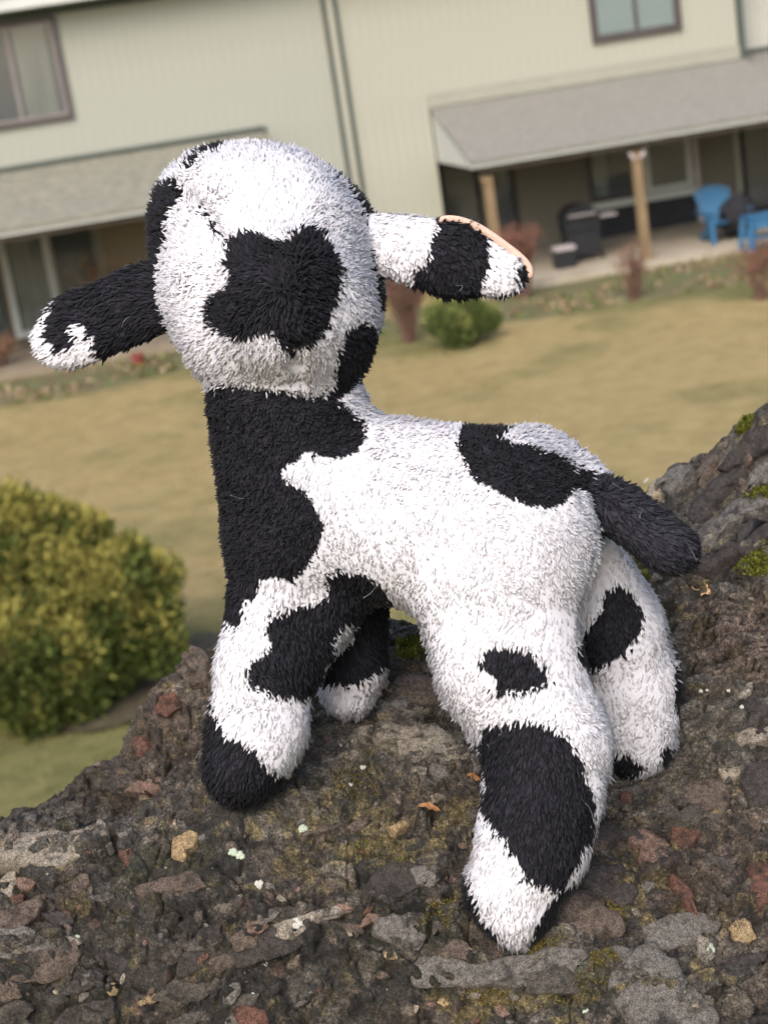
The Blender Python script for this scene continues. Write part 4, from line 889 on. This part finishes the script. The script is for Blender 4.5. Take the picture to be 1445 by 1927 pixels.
# dry leaves on the rock
m_leaf = noise_mat('dry_leaf', [(0.33, 0.19, 0.09), (0.5, 0.33, 0.18), (0.6, 0.43, 0.26)], scale=300, rough=0.8, bump=0.4, bscale=700, dist=0.001)
m_leafb = noise_mat('brown_leaf', [(0.16, 0.07, 0.03), (0.3, 0.16, 0.07)], scale=300, rough=0.7, bump=0.4, bscale=700, dist=0.001)
def leaf(px, py, ln, wd, ang, mat, label, seed, stem=True):
    c = surf(px, py, 5); n = normal_at(c); t1 = np.array([math.cos(ang), math.sin(ang), 0]); t1 -= n*(t1@n); t1 /= np.linalg.norm(t1); t2 = np.cross(n, t1)
    U_ = np.linspace(-1, 1, 13); r = np.random.default_rng(seed); V = []; 
    for i, u in enumerate(U_):
        hw = wd*(1-abs(u)**1.7)*(1+0.35*math.sin(u*9+seed))
        for k_, v in enumerate((-1, -0.5, 0, 0.5, 1)):
            lift = 5 + 7*abs(v)**1.5 + 3*math.sin(u*3+seed) + r.normal(0, .5)
            V.append(c + t1*u*ln + t2*v*hw + n*lift)
    V = np.array(V); ii = np.arange(65).reshape(13, 5); q = np.stack([ii[:-1, :-1], ii[1:, :-1], ii[1:, 1:], ii[:-1, 1:]], -1).reshape(-1, 4)
    o = mesh_np('dry_leaf', c2w(V), [q], mat, smooth=True); tag(o, label, 'leaf', 'dry leaves on the rock')
    sm = o.modifiers.new('thick', 'SOLIDIFY'); sm.thickness = UNIT*1.2
    if stem: 
        a = c + t1*(-ln) + n*6; MB().tube([c2w(a), c2w(a-t1*8+t2*3+n*2), c2w(a-t1*16-t2*2+n*3)], UNIT*0.8, 5).build('stalk', mat, o)
leaf(1326, 1117, 16, 13, 0.6, m_leaf, 'pale tan dry leaf lying on the rock under the toy tail', 1)
leaf(806, 1525, 22, 8, 0.15, m_leafb, 'curled brown leaf on the rock left of the near hind leg', 2, False)
leaf(890, 1468, 14, 8, 0.5, m_leafb, 'small crumpled rust leaf just left of the near shin', 3, False)

# ================================================================== THE PLUSH TOY
# bones in picture directions and depth: (a px,py,w,r) (b px,py,w,r) part, blend, flatten
G = {}
BONES = [
 ('torso', (620, 950, -80, 178), (930, 985, -10, 172), 0.85, 40),
 ('torso', (930, 985, -10, 172), (955, 1030, 0, 172), 0.9, 40),
 ('torso', (537, 765, -60, 148), (587, 950, -70, 172), 0.9, 40),
 ('torso', (537, 1040, -60, 110), (600, 1060, -90, 105), 1, 40),
 ('torso', (1010, 880, -70, 75), (1090, 930, -80, 70), 1, 40),
 ('torso', (850, 870, -110, 62), (1010, 880, -120, 62), 1, 40),
 ('head', (497, 462, -60, 186), (500, 480, -50, 186), 0.9, 40),
 ('head', (433, 425, -120, 150), (445, 540, -110, 152), 1, 30),
 ('head', (565, 470, -120, 148), (575, 560, -110, 146), 1, 30),
 ('head', (440, 648, -10, 86), (580, 652, -10, 88), 1, 30),
 ('head', (455, 560, -20, 140), (535, 575, 0, 163), 0.95, 40),
 ('head', (470, 610, 0, 105), (600, 620, 10, 105), 1, 40),
 ('head', (525, 560, 90, 100), (535, 600, 90, 95), 1, 60),
 ('ear_a', (285, 562, -60, 74), (150, 618, -50, 70), 0.36, 14),
 ('ear_a', (150, 618, -50, 70), (118, 638, -48, 58), 0.36, 14),
 ('ear_b', (715, 457, -60, 58), (855, 487, -50, 73), 0.42, 14),
 ('ear_b', (855, 487, -50, 73), (950, 516, -40, 42), 0.42, 14),
 ('leg_nf', (515, 1130, -50, 88), (500, 1260, -40, 92), 0.95, 34),
 ('leg_nf', (500, 1260, -40, 92), (485, 1370, -25, 92), 0.95, 26),
 ('leg_nf', (485, 1370, -25, 90), (458, 1440, -5, 80), 1, 26),
 ('leg_nf', (610, 1130, -60, 75), (560, 1230, -50, 62), 1, 34),
 ('leg_ff', (665, 1120, -220, 66), (668, 1250, -240, 60), 1, 30),
 ('leg_ff', (668, 1250, -240, 60), (655, 1300, -250, 52), 1, 20),
 ('leg_nh', (930, 1120, 10, 150), (955, 1240, 30, 132), 0.85, 50),
 ('leg_nh', (955, 1240, 30, 132), (1030, 1400, 55, 116), 0.9, 40),
 ('leg_nh', (1030, 1400, 55, 116), (1020, 1500, 65, 108), 0.9, 30),
 ('leg_nh', (1020, 1500, 65, 108), (1000, 1590, 75, 104), 0.9, 30),
 ('leg_nh', (1000, 1590, 75, 104), (965, 1685, 90, 80), 0.9, 30),
 ('leg_nh', (965, 1685, 90, 80), (970, 1725, 100, 52), 0.9, 30),
 ('leg_nh', (965, 1672, 50, 92), (972, 1690, 50, 80), 1, 20),
 ('leg_fh', (1120, 1040, -160, 55), (1150, 1180, -230, 95), 0.9, 30),
 ('leg_fh', (1150, 1180, -230, 95), (1185, 1290, -260, 90), 0.9, 30),
 ('leg_fh', (1185, 1290, -260, 90), (1190, 1370, -270, 80), 0.9, 30),
 ('leg_fh', (1190, 1370, -270, 80), (1195, 1405, -270, 60), 0.9, 30),
 ('tail', (1075, 905, -60, 30), (1160, 958, -10, 53), 0.7, 16),
 ('tail', (1160, 958, -10, 53), (1262, 1030, 30, 54), 0.6, 16),
]
PARTS = ['torso', 'head', 'ear_a', 'ear_b', 'leg_nf', 'leg_ff', 'leg_nh', 'leg_fh', 'tail']
ST = 7.0
lo = np.array([-740., -760., -480.]); dims = np.array([1520, 1640, 800])/ST; dims = dims.astype(int)
ax = [lo[i]+ST*np.arange(dims[i]) for i in range(3)]
field = np.full(dims, 400., np.float32)
def bone_sdf(p, a, ra, b_, rb, fl):
    p = p.copy(); a = a.copy(); b_ = b_.copy(); p[..., 2] = a[2]+(p[..., 2]-a[2])/fl; b_[2] = a[2]+(b_[2]-a[2])/fl
    d = b_-a; t_ = np.clip(((p-a)@d)/(d@d), 0, 1); return np.linalg.norm(p-a-t_[..., None]*d, axis=-1)-(ra+(rb-ra)*t_)
BN = []
for part, A, B, fl, kk_ in BONES:
    FURD = 12
    a = pw(A[0], A[1], A[2]); b_ = pw(B[0], B[1], B[2]); ka = (D0-A[2]*UNIT)/D0; kb = (D0-B[2]*UNIT)/D0
    BN.append((part, a, (A[3])*ka-3, b_, (B[3])*kb-3, fl, kk_))
for part, a, ra, b_, rb, fl, kk_ in BN:
    mx = max(ra, rb)+70; l = np.minimum(a, b_)-mx; h = np.maximum(a, b_)+mx
    sl = tuple(slice(max(0, int((l[i]-lo[i])/ST)), min(dims[i], int((h[i]-lo[i])/ST)+2)) for i in range(3))
    g = np.stack(np.meshgrid(ax[0][sl[0]], ax[1][sl[1]], ax[2][sl[2]], indexing='ij'), -1)
    d = bone_sdf(g, a, ra, b_, rb, fl); f0 = field[sl]
    hmix = np.clip(kk_-np.abs(d-f0), 0, None)/kk_; field[sl] = np.minimum(d, f0)-hmix*hmix*kk_*0.25
def carve(a, b_, r, k_=10):
    global field
    a = pw(*a); b_ = pw(*b_); mx = r+30; l = np.minimum(a, b_)-mx; h = np.maximum(a, b_)+mx
    sl = tuple(slice(max(0, int((l[i]-lo[i])/ST)), min(dims[i], int((h[i]-lo[i])/ST)+2)) for i in range(3))
    g = np.stack(np.meshgrid(ax[0][sl[0]], ax[1][sl[1]], ax[2][sl[2]], indexing='ij'), -1)
    d = -bone_sdf(g, a, r, b_, r, 1); f0 = field[sl]; hm = np.clip(k_-np.abs(d-f0), 0, None)/k_; field[sl] = np.maximum(d, f0)+hm*hm*k_*0.25
def surf_w(px, py):
    for w_ in np.arange(310, -400, -4.0):
        q_ = pw(px, py, w_); i = ((q_-lo)/ST).astype(int)
        if (i < 0).any() or (i >= dims).any(): continue
        if field[tuple(i)] < 0: return w_
    return None
for path, rr_ in (([(350, 372), (378, 392), (398, 412), (410, 435), (420, 462)], 15), ([(556, 655), (558, 690), (560, 728)], 13), ([(1128, 1000), (1120, 1060), (1108, 1120), (1092, 1190)], 13), ([(430, 730), (520, 745), (620, 748)], 8), ([(1085, 900), (1092, 925), (1098, 950)], 8)):
    ws_ = [surf_w(*p) for p in path]
    for k_ in range(len(path)-1):
        if ws_[k_] is not None and ws_[k_+1] is not None and abs(ws_[k_]-ws_[k_+1]) < 90: carve((*path[k_], ws_[k_]+3), (*path[k_+1], ws_[k_+1]+3), rr_)
# surface nets
def surface_nets(F):
    ins = F < 0; nxg, nyg, nzg = F.shape
    c = np.zeros((nxg-1, nyg-1, nzg-1), np.int8)
    for dx in (0, 1):
        for dy in (0, 1):
            for dz in (0, 1): c += ins[dx:nxg-1+dx, dy:nyg-1+dy, dz:nzg-1+dz]
    act = (c > 0) & (c < 8); I = np.argwhere(act); vid = np.full(act.shape, -1, np.int64); vid[act] = np.arange(len(I))
    acc = np.zeros((len(I), 3)); cnt = np.zeros(len(I))
    cor = [(a, b_, c_) for a in (0, 1) for b_ in (0, 1) for c_ in (0, 1)]
    for i1, p in enumerate(cor):
        for p2_ in cor[i1+1:]:
            if sum(abs(p[k_]-p2_[k_]) for k_ in range(3)) != 1: continue
            a = F[I[:, 0]+p[0], I[:, 1]+p[1], I[:, 2]+p[2]]; b_ = F[I[:, 0]+p2_[0], I[:, 1]+p2_[1], I[:, 2]+p2_[2]]
            cr = (a < 0) != (b_ < 0); t_ = np.where(cr, a/(a-b_+1e-12), 0)
            pos = np.array(p)+t_[:, None]*(np.array(p2_)-np.array(p)); acc[cr] += pos[cr]; cnt[cr] += 1
    V = I + acc/np.maximum(cnt, 1)[:, None]; Q = []
    for axx in range(3):
        o1, o2 = [(1, 2), (2, 0), (0, 1)][axx]
        sa = [slice(1, -1)]*3; sa[axx] = slice(0, -1); sb = [slice(1, -1)]*3; sb[axx] = slice(1, None)
        A_, B_ = ins[tuple(sa)], ins[tuple(sb)]; E = np.argwhere(A_ != B_); 
        base = E.copy(); base[:, o1] += 1; base[:, o2] += 1
        flip = A_[tuple(E.T)]
        def v(d1, d2): c_ = base.copy(); c_[:, o1] -= d1; c_[:, o2] -= d2; return vid[tuple(c_.T)]
        qd = np.stack([v(1, 1), v(0, 1), v(0, 0), v(1, 0)], -1); qd[~flip] = qd[~flip][:, ::-1]; Q.append(qd)
    return V, np.concatenate(Q)
Vt, Qt = surface_nets(field); Vt = lo + Vt*ST
def vnormals(V, Q):
    n = np.cross(V[Q[:, 2]]-V[Q[:, 0]], V[Q[:, 3]]-V[Q[:, 1]]); vn = np.zeros_like(V)
    for k_ in range(4): np.add.at(vn, Q[:, k_], n)
    return vn/(np.linalg.norm(vn, axis=1)[:, None]+1e-9), n
Nt, _ = vnormals(Vt, Qt)
# check outward: away from torso centre on average
if np.mean(np.sum(Nt*(Vt-Vt.mean(0)), 1)) < 0: Qt = Qt[:, ::-1]; Nt = -Nt
def part_of(P_):
    best = np.full(len(P_), 1e9); pid = np.zeros(len(P_), int)
    for part, a, ra, b_, rb, fl, kk_ in BN:
        d = bone_sdf(P_, a, ra, b_, rb, fl) - (0.0 if part == 'torso' else 4.0); m_ = d < best; best[m_] = d[m_]; pid[m_] = PARTS.index(part)
    return pid
ANY = None
BLACK = [
 (('head',), [(425, 455), (450, 445), (485, 440), (515, 450), (545, 450), (570, 428), (600, 435), (625, 470), (640, 500), (638, 545), (625, 580), (612, 620), (590, 640), (565, 655), (545, 664), (528, 650), (515, 630), (490, 622), (470, 637), (440, 635), (405, 620), (385, 590), (395, 560), (425, 545), (437, 530), (425, 500)]),
 (('head',), [(345, 310), (375, 285), (405, 270), (435, 262), (438, 275), (405, 288), (380, 298), (350, 322)]),
 (('head', 'ear_a'), [(338, 338), (347, 360), (340, 385), (318, 402), (320, 440), (308, 480), (300, 520), (302, 560), (318, 612), (270, 620), (260, 500), (270, 420), (300, 350)]),
 (('head',), [(605, 305), (625, 312), (668, 350), (700, 405), (705, 440), (690, 430), (675, 392), (650, 350)]),
 (('head', 'ear_b'), [(692, 470), (704, 490), (712, 530), (726, 570), (735, 600), (722, 600), (706, 560), (698, 520)]),
 (('head', 'torso'), [(640, 640), (655, 615), (680, 606), (705, 612), (720, 640), (716, 665), (694, 682), (684, 702), (655, 738), (628, 758), (605, 748), (625, 720), (630, 690)]),
 (('head',), [(378, 398), (384, 392), (400, 408), (412, 432), (420, 455), (412, 455), (400, 428)]),  # forehead fold line: crease shade painted as black pile
 (('ear_a',), [(330, 460), (285, 480), (220, 505), (160, 530), (115, 545), (98, 575), (88, 600), (90, 640), (110, 662), (140, 655), (150, 635), (138, 618), (155, 608), (175, 640), (192, 690), (230, 690), (280, 660), (330, 620)]),
 (('ear_b',), [(820, 412), (850, 400), (890, 415), (915, 440), (918, 500), (905, 530), (897, 575), (850, 575), (800, 560), (760, 540), (780, 520), (775, 505), (800, 490), (810, 460)]),
 (('ear_b',), [(966, 500), (985, 485), (1010, 505), (1000, 535), (970, 528)]),
 (('ear_b',), [(895, 562), (950, 550), (985, 540), (985, 575), (900, 580)]),
 (('torso', 'head', 'leg_nf'), [(370, 745), (400, 728), (420, 722), (500, 730), (560, 738), (620, 752), (655, 765), (685, 795), (688, 825), (672, 850), (640, 862), (600, 858), (568, 852), (555, 870), (528, 883), (535, 900), (570, 915), (590, 945), (608, 985), (605, 1020), (585, 1050), (562, 1085), (550, 1097), (520, 1085), (490, 1090), (485, 1120), (455, 1135), (462, 1165), (442, 1180), (400, 1150), (400, 1090), (400, 1030), (380, 930), (360, 800)]),
 (('torso', 'leg_nf'), [(610, 1082), (640, 1068), (680, 1078), (710, 1093), (735, 1130), (748, 1175), (775, 1205), (735, 1215), (700, 1210), (680, 1200), (650, 1220), (625, 1240), (605, 1290), (590, 1312), (540, 1308), (500, 1302), (465, 1285), (462, 1260), (480, 1235), (512, 1215), (500, 1190), (505, 1155), (560, 1137), (600, 1135), (618, 1115)]),
 (('leg_ff',), [(560, 1120), (760, 1120), (745, 1240), (700, 1268), (660, 1290), (600, 1285)]),
 (('leg_nf',), [(370, 1262), (390, 1262), (400, 1290), (403, 1335), (425, 1382), (440, 1385), (480, 1405), (500, 1440), (545, 1458), (575, 1475), (545, 1500), (500, 1550), (360, 1550), (350, 1400), (365, 1300)]),
 (('torso', 'tail', 'leg_fh'), [(858, 838), (868, 790), (965, 795), (968, 806), (940, 828), (990, 838), (1050, 855), (1080, 878), (1125, 885), (1110, 930), (1075, 918), (1065, 942), (1035, 958), (985, 948), (935, 925), (895, 905), (875, 880)]),
 (('torso', 'leg_nh'), [(900, 1225), (925, 1212), (960, 1210), (1000, 1222), (1035, 1255), (1035, 1280), (1000, 1293), (960, 1300), (932, 1300), (930, 1275), (902, 1250)]),
 (('leg_nh',), [(905, 1365), (950, 1355), (1015, 1350), (1060, 1375), (1090, 1420), (1105, 1470), (1120, 1510), (1118, 1570), (1085, 1620), (1065, 1668), (1040, 1670), (990, 1650), (975, 1620), (955, 1585), (930, 1560), (908, 1530), (900, 1510), (915, 1470), (900, 1420)]),
 (('leg_nh',), [(840, 1610), (880, 1635), (893, 1680), (903, 1720), (938, 1758), (925, 1800), (870, 1790), (835, 1680)]),
 (('leg_nh',), [(1050, 1675), (1095, 1650), (1090, 1710), (1040, 1770), (1000, 1775), (1018, 1725)]),
 (('leg_fh', 'leg_nh'), [(1085, 1200), (1130, 1150), (1140, 1110), (1160, 1092), (1185, 1108), (1210, 1150), (1205, 1190), (1190, 1210), (1160, 1240), (1110, 1262), (1085, 1240)]),
 (('leg_fh',), [(1250, 1182), (1300, 1180), (1310, 1340), (1285, 1375), (1270, 1330), (1266, 1250), (1258, 1200)]),
 (('leg_fh',), [(1140, 1440), (1150, 1420), (1180, 1412), (1218, 1438), (1195, 1458), (1160, 1475)]),
 (('leg_fh',), [(1240, 1412), (1262, 1398), (1268, 1425), (1250, 1440)]),
]
def blackness(P_, N_, pid, jit=3.0, r=rng):
    px, py = proj(P_); px = px + r.normal(0, jit, len(P_)); py = py + r.normal(0, jit, len(P_))
    blk = np.zeros(len(P_), bool)
    for parts, poly in BLACK:
        m_ = np.isin(pid, [PARTS.index(k_) for k_ in parts]); blk[m_] |= inpoly(px[m_], py[m_], poly)
    blk &= ~inpoly(px, py, [(620, 1218), (638, 1180), (664, 1170), (658, 1200), (632, 1232)])
    away = N_[:, 2] < -0.6
    far = fbm(P_/150.+3.3, 2, 200) > 0.12
    blk = np.where(away, far | (blk & (fbm(P_/150., 2, 201) > 0.0)), blk)
    blk |= (pid == PARTS.index('tail')) | ((pid == PARTS.index('ear_a')) & away)
    blk &= ~((pid == PARTS.index('ear_b')) & away)
    return blk
m_fur = bpy.data.materials.new('plush_fleece'); t, b = nodes(m_fur); L = t.links
a1 = t.nodes.new('ShaderNodeAttribute'); a1.attribute_name = 'col'
L.new(a1.outputs['Color'], b.inputs['Base Color']); b.inputs['Roughness'].default_value = 0.85; b.inputs['Specular IOR Level'].default_value = 0.25
b.inputs['Sheen Weight'].default_value = 0.15; b.inputs['Sheen Roughness'].default_value = 0.4
a2 = t.nodes.new('ShaderNodeAttribute'); a2.attribute_name = 'pile'; ge = t.nodes.new('ShaderNodeNewGeometry')
v1_ = t.nodes.new('ShaderNodeVectorMath'); v1_.operation = 'SCALE'; v1_.inputs['Scale'].default_value = 0.9; L.new(a2.outputs['Vector'], v1_.inputs[0])
v2_ = t.nodes.new('ShaderNodeVectorMath'); v2_.operation = 'SCALE'; v2_.inputs['Scale'].default_value = 0.10; L.new(ge.outputs['Normal'], v2_.inputs[0])
v3_ = t.nodes.new('ShaderNodeVectorMath'); L.new(v1_.outputs[0], v3_.inputs[0]); L.new(v2_.outputs[0], v3_.inputs[1])
v4_ = t.nodes.new('ShaderNodeVectorMath'); v4_.operation = 'NORMALIZE'; L.new(v3_.outputs[0], v4_.inputs[0]); L.new(v4_.outputs[0], b.inputs['Normal'])
tr = t.nodes.new('ShaderNodeBsdfTranslucent'); L.new(a1.outputs['Color'], tr.inputs['Color']); ng_ = t.nodes.new('ShaderNodeVectorMath'); ng_.operation = 'SCALE'; ng_.inputs['Scale'].default_value = -1.0; L.new(v4_.outputs[0], ng_.inputs[0]); L.new(ng_.outputs[0], tr.inputs['Normal'])
ms = t.nodes.new('ShaderNodeMixShader'); ms.inputs[0].default_value = 0.5; L.new(b.outputs[0], ms.inputs[1]); L.new(tr.outputs[0], ms.inputs[2])
L.new(ms.outputs[0], t.nodes['Material Output'].inputs['Surface'])
m_lining = noise_mat('peach_ear_lining', [(0.5, 0.34, 0.27), (0.62, 0.44, 0.35)], scale=900, rough=0.95, bump=0.6, bscale=2000, dist=0.0008)
WHITE = np.array([0.915, 0.905, 0.97]); BLK = np.array([0.017, 0.017, 0.022])
Pq = part_of(Vt); pidf = Pq[Qt[:, 0]]
_, fn = vnormals(Vt, Qt); area = 0.5*np.linalg.norm(fn, axis=1); fN = fn/(np.linalg.norm(fn, axis=1)[:, None]+1e-9)
if np.mean(np.sum(fN*Nt[Qt[:, 0]], 1)) < 0: fN = -fN
toy = empty('plush_calf', c2w(pw(800, 1600, -80)), 'white and black fluffy plush toy calf standing on the rock', 'plush toy')
PNAME = {'torso': 'body', 'head': 'head', 'ear_a': 'ear', 'ear_b': 'ear', 'leg_nf': 'leg', 'leg_ff': 'leg', 'leg_nh': 'leg', 'leg_fh': 'leg', 'tail': 'tail'}
PLAB = {'ear_a': 'black ear with a white tip at the left', 'ear_b': 'white ear with black patches and peach lining', 'leg_nf': 'near front leg with a black foot', 'leg_ff': 'far front leg, black above and white below', 'leg_nh': 'near hind leg with a big black shin patch', 'leg_fh': 'far hind leg'}
def tufts(Pr, Nr, Dr, Ln, Rad, Cr, r):
    """locks of fleece: bent, flattened, tapering"""
    n = len(Pr); bend = r.normal(0, 0.16, (n, 3)); side = np.cross(Dr, Nr + r.normal(0, .3, (n, 3))); side /= np.linalg.norm(side, axis=1)[:, None]+1e-9
    thk = np.cross(side, Dr); thk /= np.linalg.norm(thk, axis=1)[:, None]+1e-9
    ts = [0.0, 0.62]; ws = [0.85, 1.0]; rings = []
    for t_, w_ in zip(ts, ws):
        c = Pr + Dr*(Ln*t_)[:, None] + (bend + 0.0)*(Ln*t_*t_*0.55)[:, None]
        for k_ in range(3):
            a = 2*math.pi*k_/3+0.5; rings.append(c + side*(math.cos(a)*Rad*w_)[:, None] + thk*(math.sin(a)*Rad*w_*0.6)[:, None])
    tip = Pr + Dr*Ln[:, None] + bend*(Ln*0.55)[:, None]; V = np.stack(rings+[tip], 1).reshape(-1, 3)
    b0 = np.arange(n)[:, None]*7; f4 = []; f3 = []
    for k_ in range(3): f4.append(b0+np.array([[k_, (k_+1) % 3, 3+(k_+1) % 3, 3+k_]])); f3.append(b0+np.array([[3+k_, 3+(k_+1) % 3, 6]]))
    C_ = np.repeat(Cr, 7, axis=0)
    return V, np.concatenate(f4), np.concatenate(f3), C_
NT = []
m_lint = plain('lint', (0.3, 0.3, 0.31), 0.8)
DENS = 1/14.5
for pi_, part in enumerate(PARTS):
    fs = np.where(pidf == pi_)[0]; used, inv = np.unique(Qt[fs], return_inverse=True); Qp = inv.reshape(-1, 4)
    bl = blackness(Vt[used], Nt[used], np.full(len(used), pi_), 0.1); Vp = Vt[used] + Nt[used]*np.where(bl, -2.5, 2.2)[:, None]
    skin = mesh_np(PNAME[part], c2w(Vp), [Qp[:, ::-1]], m_fur, toy, smooth=True, attrs={'col': np.where(bl[:, None], BLK, WHITE*0.95), 'pile': c2n(Nt[used])})
    if part in PLAB: skin['label'] = PLAB[part]
    r = np.random.default_rng(900+pi_)
    facing = fN[fs][:, 2] > -0.35; wts = area[fs]*np.where(facing, 1, 0.35)
    n = int(wts.sum()*DENS); fi = fs[r.choice(len(fs), n, p=wts/wts.sum())]
    u, v = r.uniform(0, 1, (2, n, 1)); q_ = Qt[fi]
    Pr = (Vt[q_[:, 0]]*(1-u)+Vt[q_[:, 1]]*u)*(1-v) + (Vt[q_[:, 3]]*(1-u)+Vt[q_[:, 2]]*u)*v
    Nr = (Nt[q_[:, 0]]*(1-u)+Nt[q_[:, 1]]*u)*(1-v) + (Nt[q_[:, 3]]*(1-u)+Nt[q_[:, 2]]*u)*v; Nr /= np.linalg.norm(Nr, axis=1)[:, None]
    blk = blackness(Pr, Nr, np.full(n, pi_), 3.2, r)
    px, py = proj(Pr)
    if part == 'head': fl_ = np.stack([px-525, (py-520)*0.9+20, 0*px], -1); dd_ = np.linalg.norm(fl_, axis=1)[:, None]; fl_ = fl_/(dd_+1)*np.clip(dd_/130., 0, 1)**1.5; fw_ = 0.8
    elif part == 'ear_a': fl_ = np.stack([0*px-0.8, 0*px+0.45, 0*px], -1); fw_ = 1.15
    elif part == 'ear_b': fl_ = np.stack([0*px+0.45, 0*px+0.8, 0*px], -1); fw_ = 1.3
    elif part == 'tail': fl_ = np.stack([0*px+0.8, 0*px+0.6, 0*px], -1); fw_ = 1.2
    elif part == 'torso': fl_ = np.stack([0.3+0*px, 0.8+0*px, 0*px], -1); fw_ = 0.9
    elif part == 'leg_nh': fl_ = np.stack([0*px-0.1, 0*px+1, 0*px], -1); fw_ = 1.2
    else: fl_ = np.stack([0*px, 0*px+1, 0*px], -1); fw_ = 1.1
    swirl = np.stack([fbm(Pr/60., 2, 300), fbm(Pr/60.+9, 2, 301), fbm(Pr/60.+5, 2, 302)], -1)
    fl_ = fl_ + swirl*(1.3 if part == 'head' else 0.9); fl_ -= Nr*np.sum(fl_*Nr, 1)[:, None]
    curl = np.where(blk & (part in ('torso',)), 0.42, 0.15)
    D = Nr*np.where(blk, 0.42, 0.34)[:, None] + fl_*fw_*0.8*np.where(blk & (part == 'torso'), 0.6, 1)[:, None] + r.normal(0, 1, (n, 3))*curl[:, None]
    D /= np.linalg.norm(D, axis=1)[:, None]; dn = np.sum(D*Nr, 1); D += Nr*np.clip(0.2-dn, 0, None)[:, None]; D /= np.linalg.norm(D, axis=1)[:, None]
    ln0 = {'torso': 15.5, 'head': 16, 'tail': 17, 'leg_nh': 18}.get(part, 17)
    Ln = ln0*r.uniform(0.75, 1.25, n)*np.where(blk & (part == 'torso'), 0.8, 1); Rad = r.uniform(1.7, 3.1, n)*np.where(blk, 0.95, 1.18)
    from mathutils.kdtree import KDTree
    nc = max(1, n//6); ci_ = r.choice(n, nc, replace=False); kd = KDTree(nc)
    for a_, c_ in enumerate(ci_): kd.insert(Pr[c_], a_)
    kd.balance(); near_ = ci_[np.array([kd.find(p_)[1] for p_ in Pr])]
    lc = ln0*np.where(blk & (part == 'torso'), 0.85, 1.05)*r.uniform(0.8, 1.2, n)
    T_ = Pr[near_] + D[near_]*lc[near_][:, None] - Pr; T_ /= np.linalg.norm(T_, axis=1)[:, None]
    same = (blk == blk[near_])[:, None]; D = np.where(same, D*0.45+T_*0.55, D); D /= np.linalg.norm(D, axis=1)[:, None]; cvar = r.uniform(0.93, 1.05, n)[near_][:, None]
    cj = r.uniform(0.97, 1.03, (n, 1))*cvar; Cr = np.where(blk[:, None], BLK*(1.9 if part == 'tail' else 1.2)*r.uniform(0.7, 1.6, (n, 1))*cvar**4, np.clip(WHITE*cj, 0, 0.98))
    NT.append(n)
    V, f4, f3, C_ = tufts(Pr - Nr*3, Nr, D, Ln, Rad, Cr, r)
    fu = mesh_np('fleece', c2w(V), [f4, f3], m_fur, skin, smooth=True, attrs={'col': C_, 'pile': np.repeat(c2n(Nr)*np.where(blk, 0.35, 1)[:, None], 7, axis=0)}); fu['kind'] = 'stuff'
    # loose fibres standing off the pile
    k_ = r.choice(n, max(4, n//1800), replace=False); mb = MB()
    for j in k_:
        if Nr[j, 2] < -0.5: continue
        p0 = Pr[j]+Nr[j]*8; d1 = D[j]+r.normal(0, .5, 3); p3_ = p0+d1*14+r.normal(0, 6, 3); c1_, c2_ = p0+d1*9+r.normal(0, 5, 3), p3_+r.normal(0, 9, 3)
        mb.tube([c2w(p0*(1-t_)**3+3*c1_*t_*(1-t_)**2+3*c2_*t_*t_*(1-t_)+p3_*t_**3) for t_ in np.linspace(0, 1, 9)], UNIT*0.22, 3)
    if mb.v: fb = mb.build('loose_fibres', m_lint, skin); fb['kind'] = 'stuff'
    if part == 'ear_b': EARB = skin
# peach lining strip along the upper back edge of the right ear
edge = [(822, 413), (850, 409), (885, 418), (915, 434), (945, 456), (972, 476), (992, 494), (1000, 510), (996, 528)]
el = np.array([pw(a, b_, -44) for a, b_ in edge]); mb = []
V = []; nseg = len(el)
for i, p in enumerate(el):
    d = el[min(i+1, nseg-1)]-el[max(i-1, 0)]; d /= np.linalg.norm(d); nrm = np.array([d[1], -d[0], 0]); wd_ = 0.5 + 3*math.sin(math.pi*(i+0.4)/nseg)**0.6
    for a_, b_ in ((4, 14), (8, 2), (4, -10), (-wd_-14, -16), (-wd_-14, 8)): V.append(p + nrm*a_*0.8 + np.array([0, 0, b_]))
V = np.array(V); ii = np.arange(nseg*5).reshape(nseg, 5); q = np.stack([ii[:-1], ii[1:], np.roll(ii, -1, 1)[1:], np.roll(ii, -1, 1)[:-1]], -1).reshape(-1, 4)
lin = mesh_np('ear_lining', c2w(V), [q, ii[:1], ii[-1:, ::-1]], m_lining, EARB, smooth=True)
s_m = lin.modifiers.new('soft', 'SUBSURF'); s_m.levels = 2; s_m.render_levels = 2
print('tufts', sum(NT), 'tris', sum(len(o.data.loop_triangles) or len(o.data.polygons)*2 for o in SC.objects if o.type == 'MESH'))
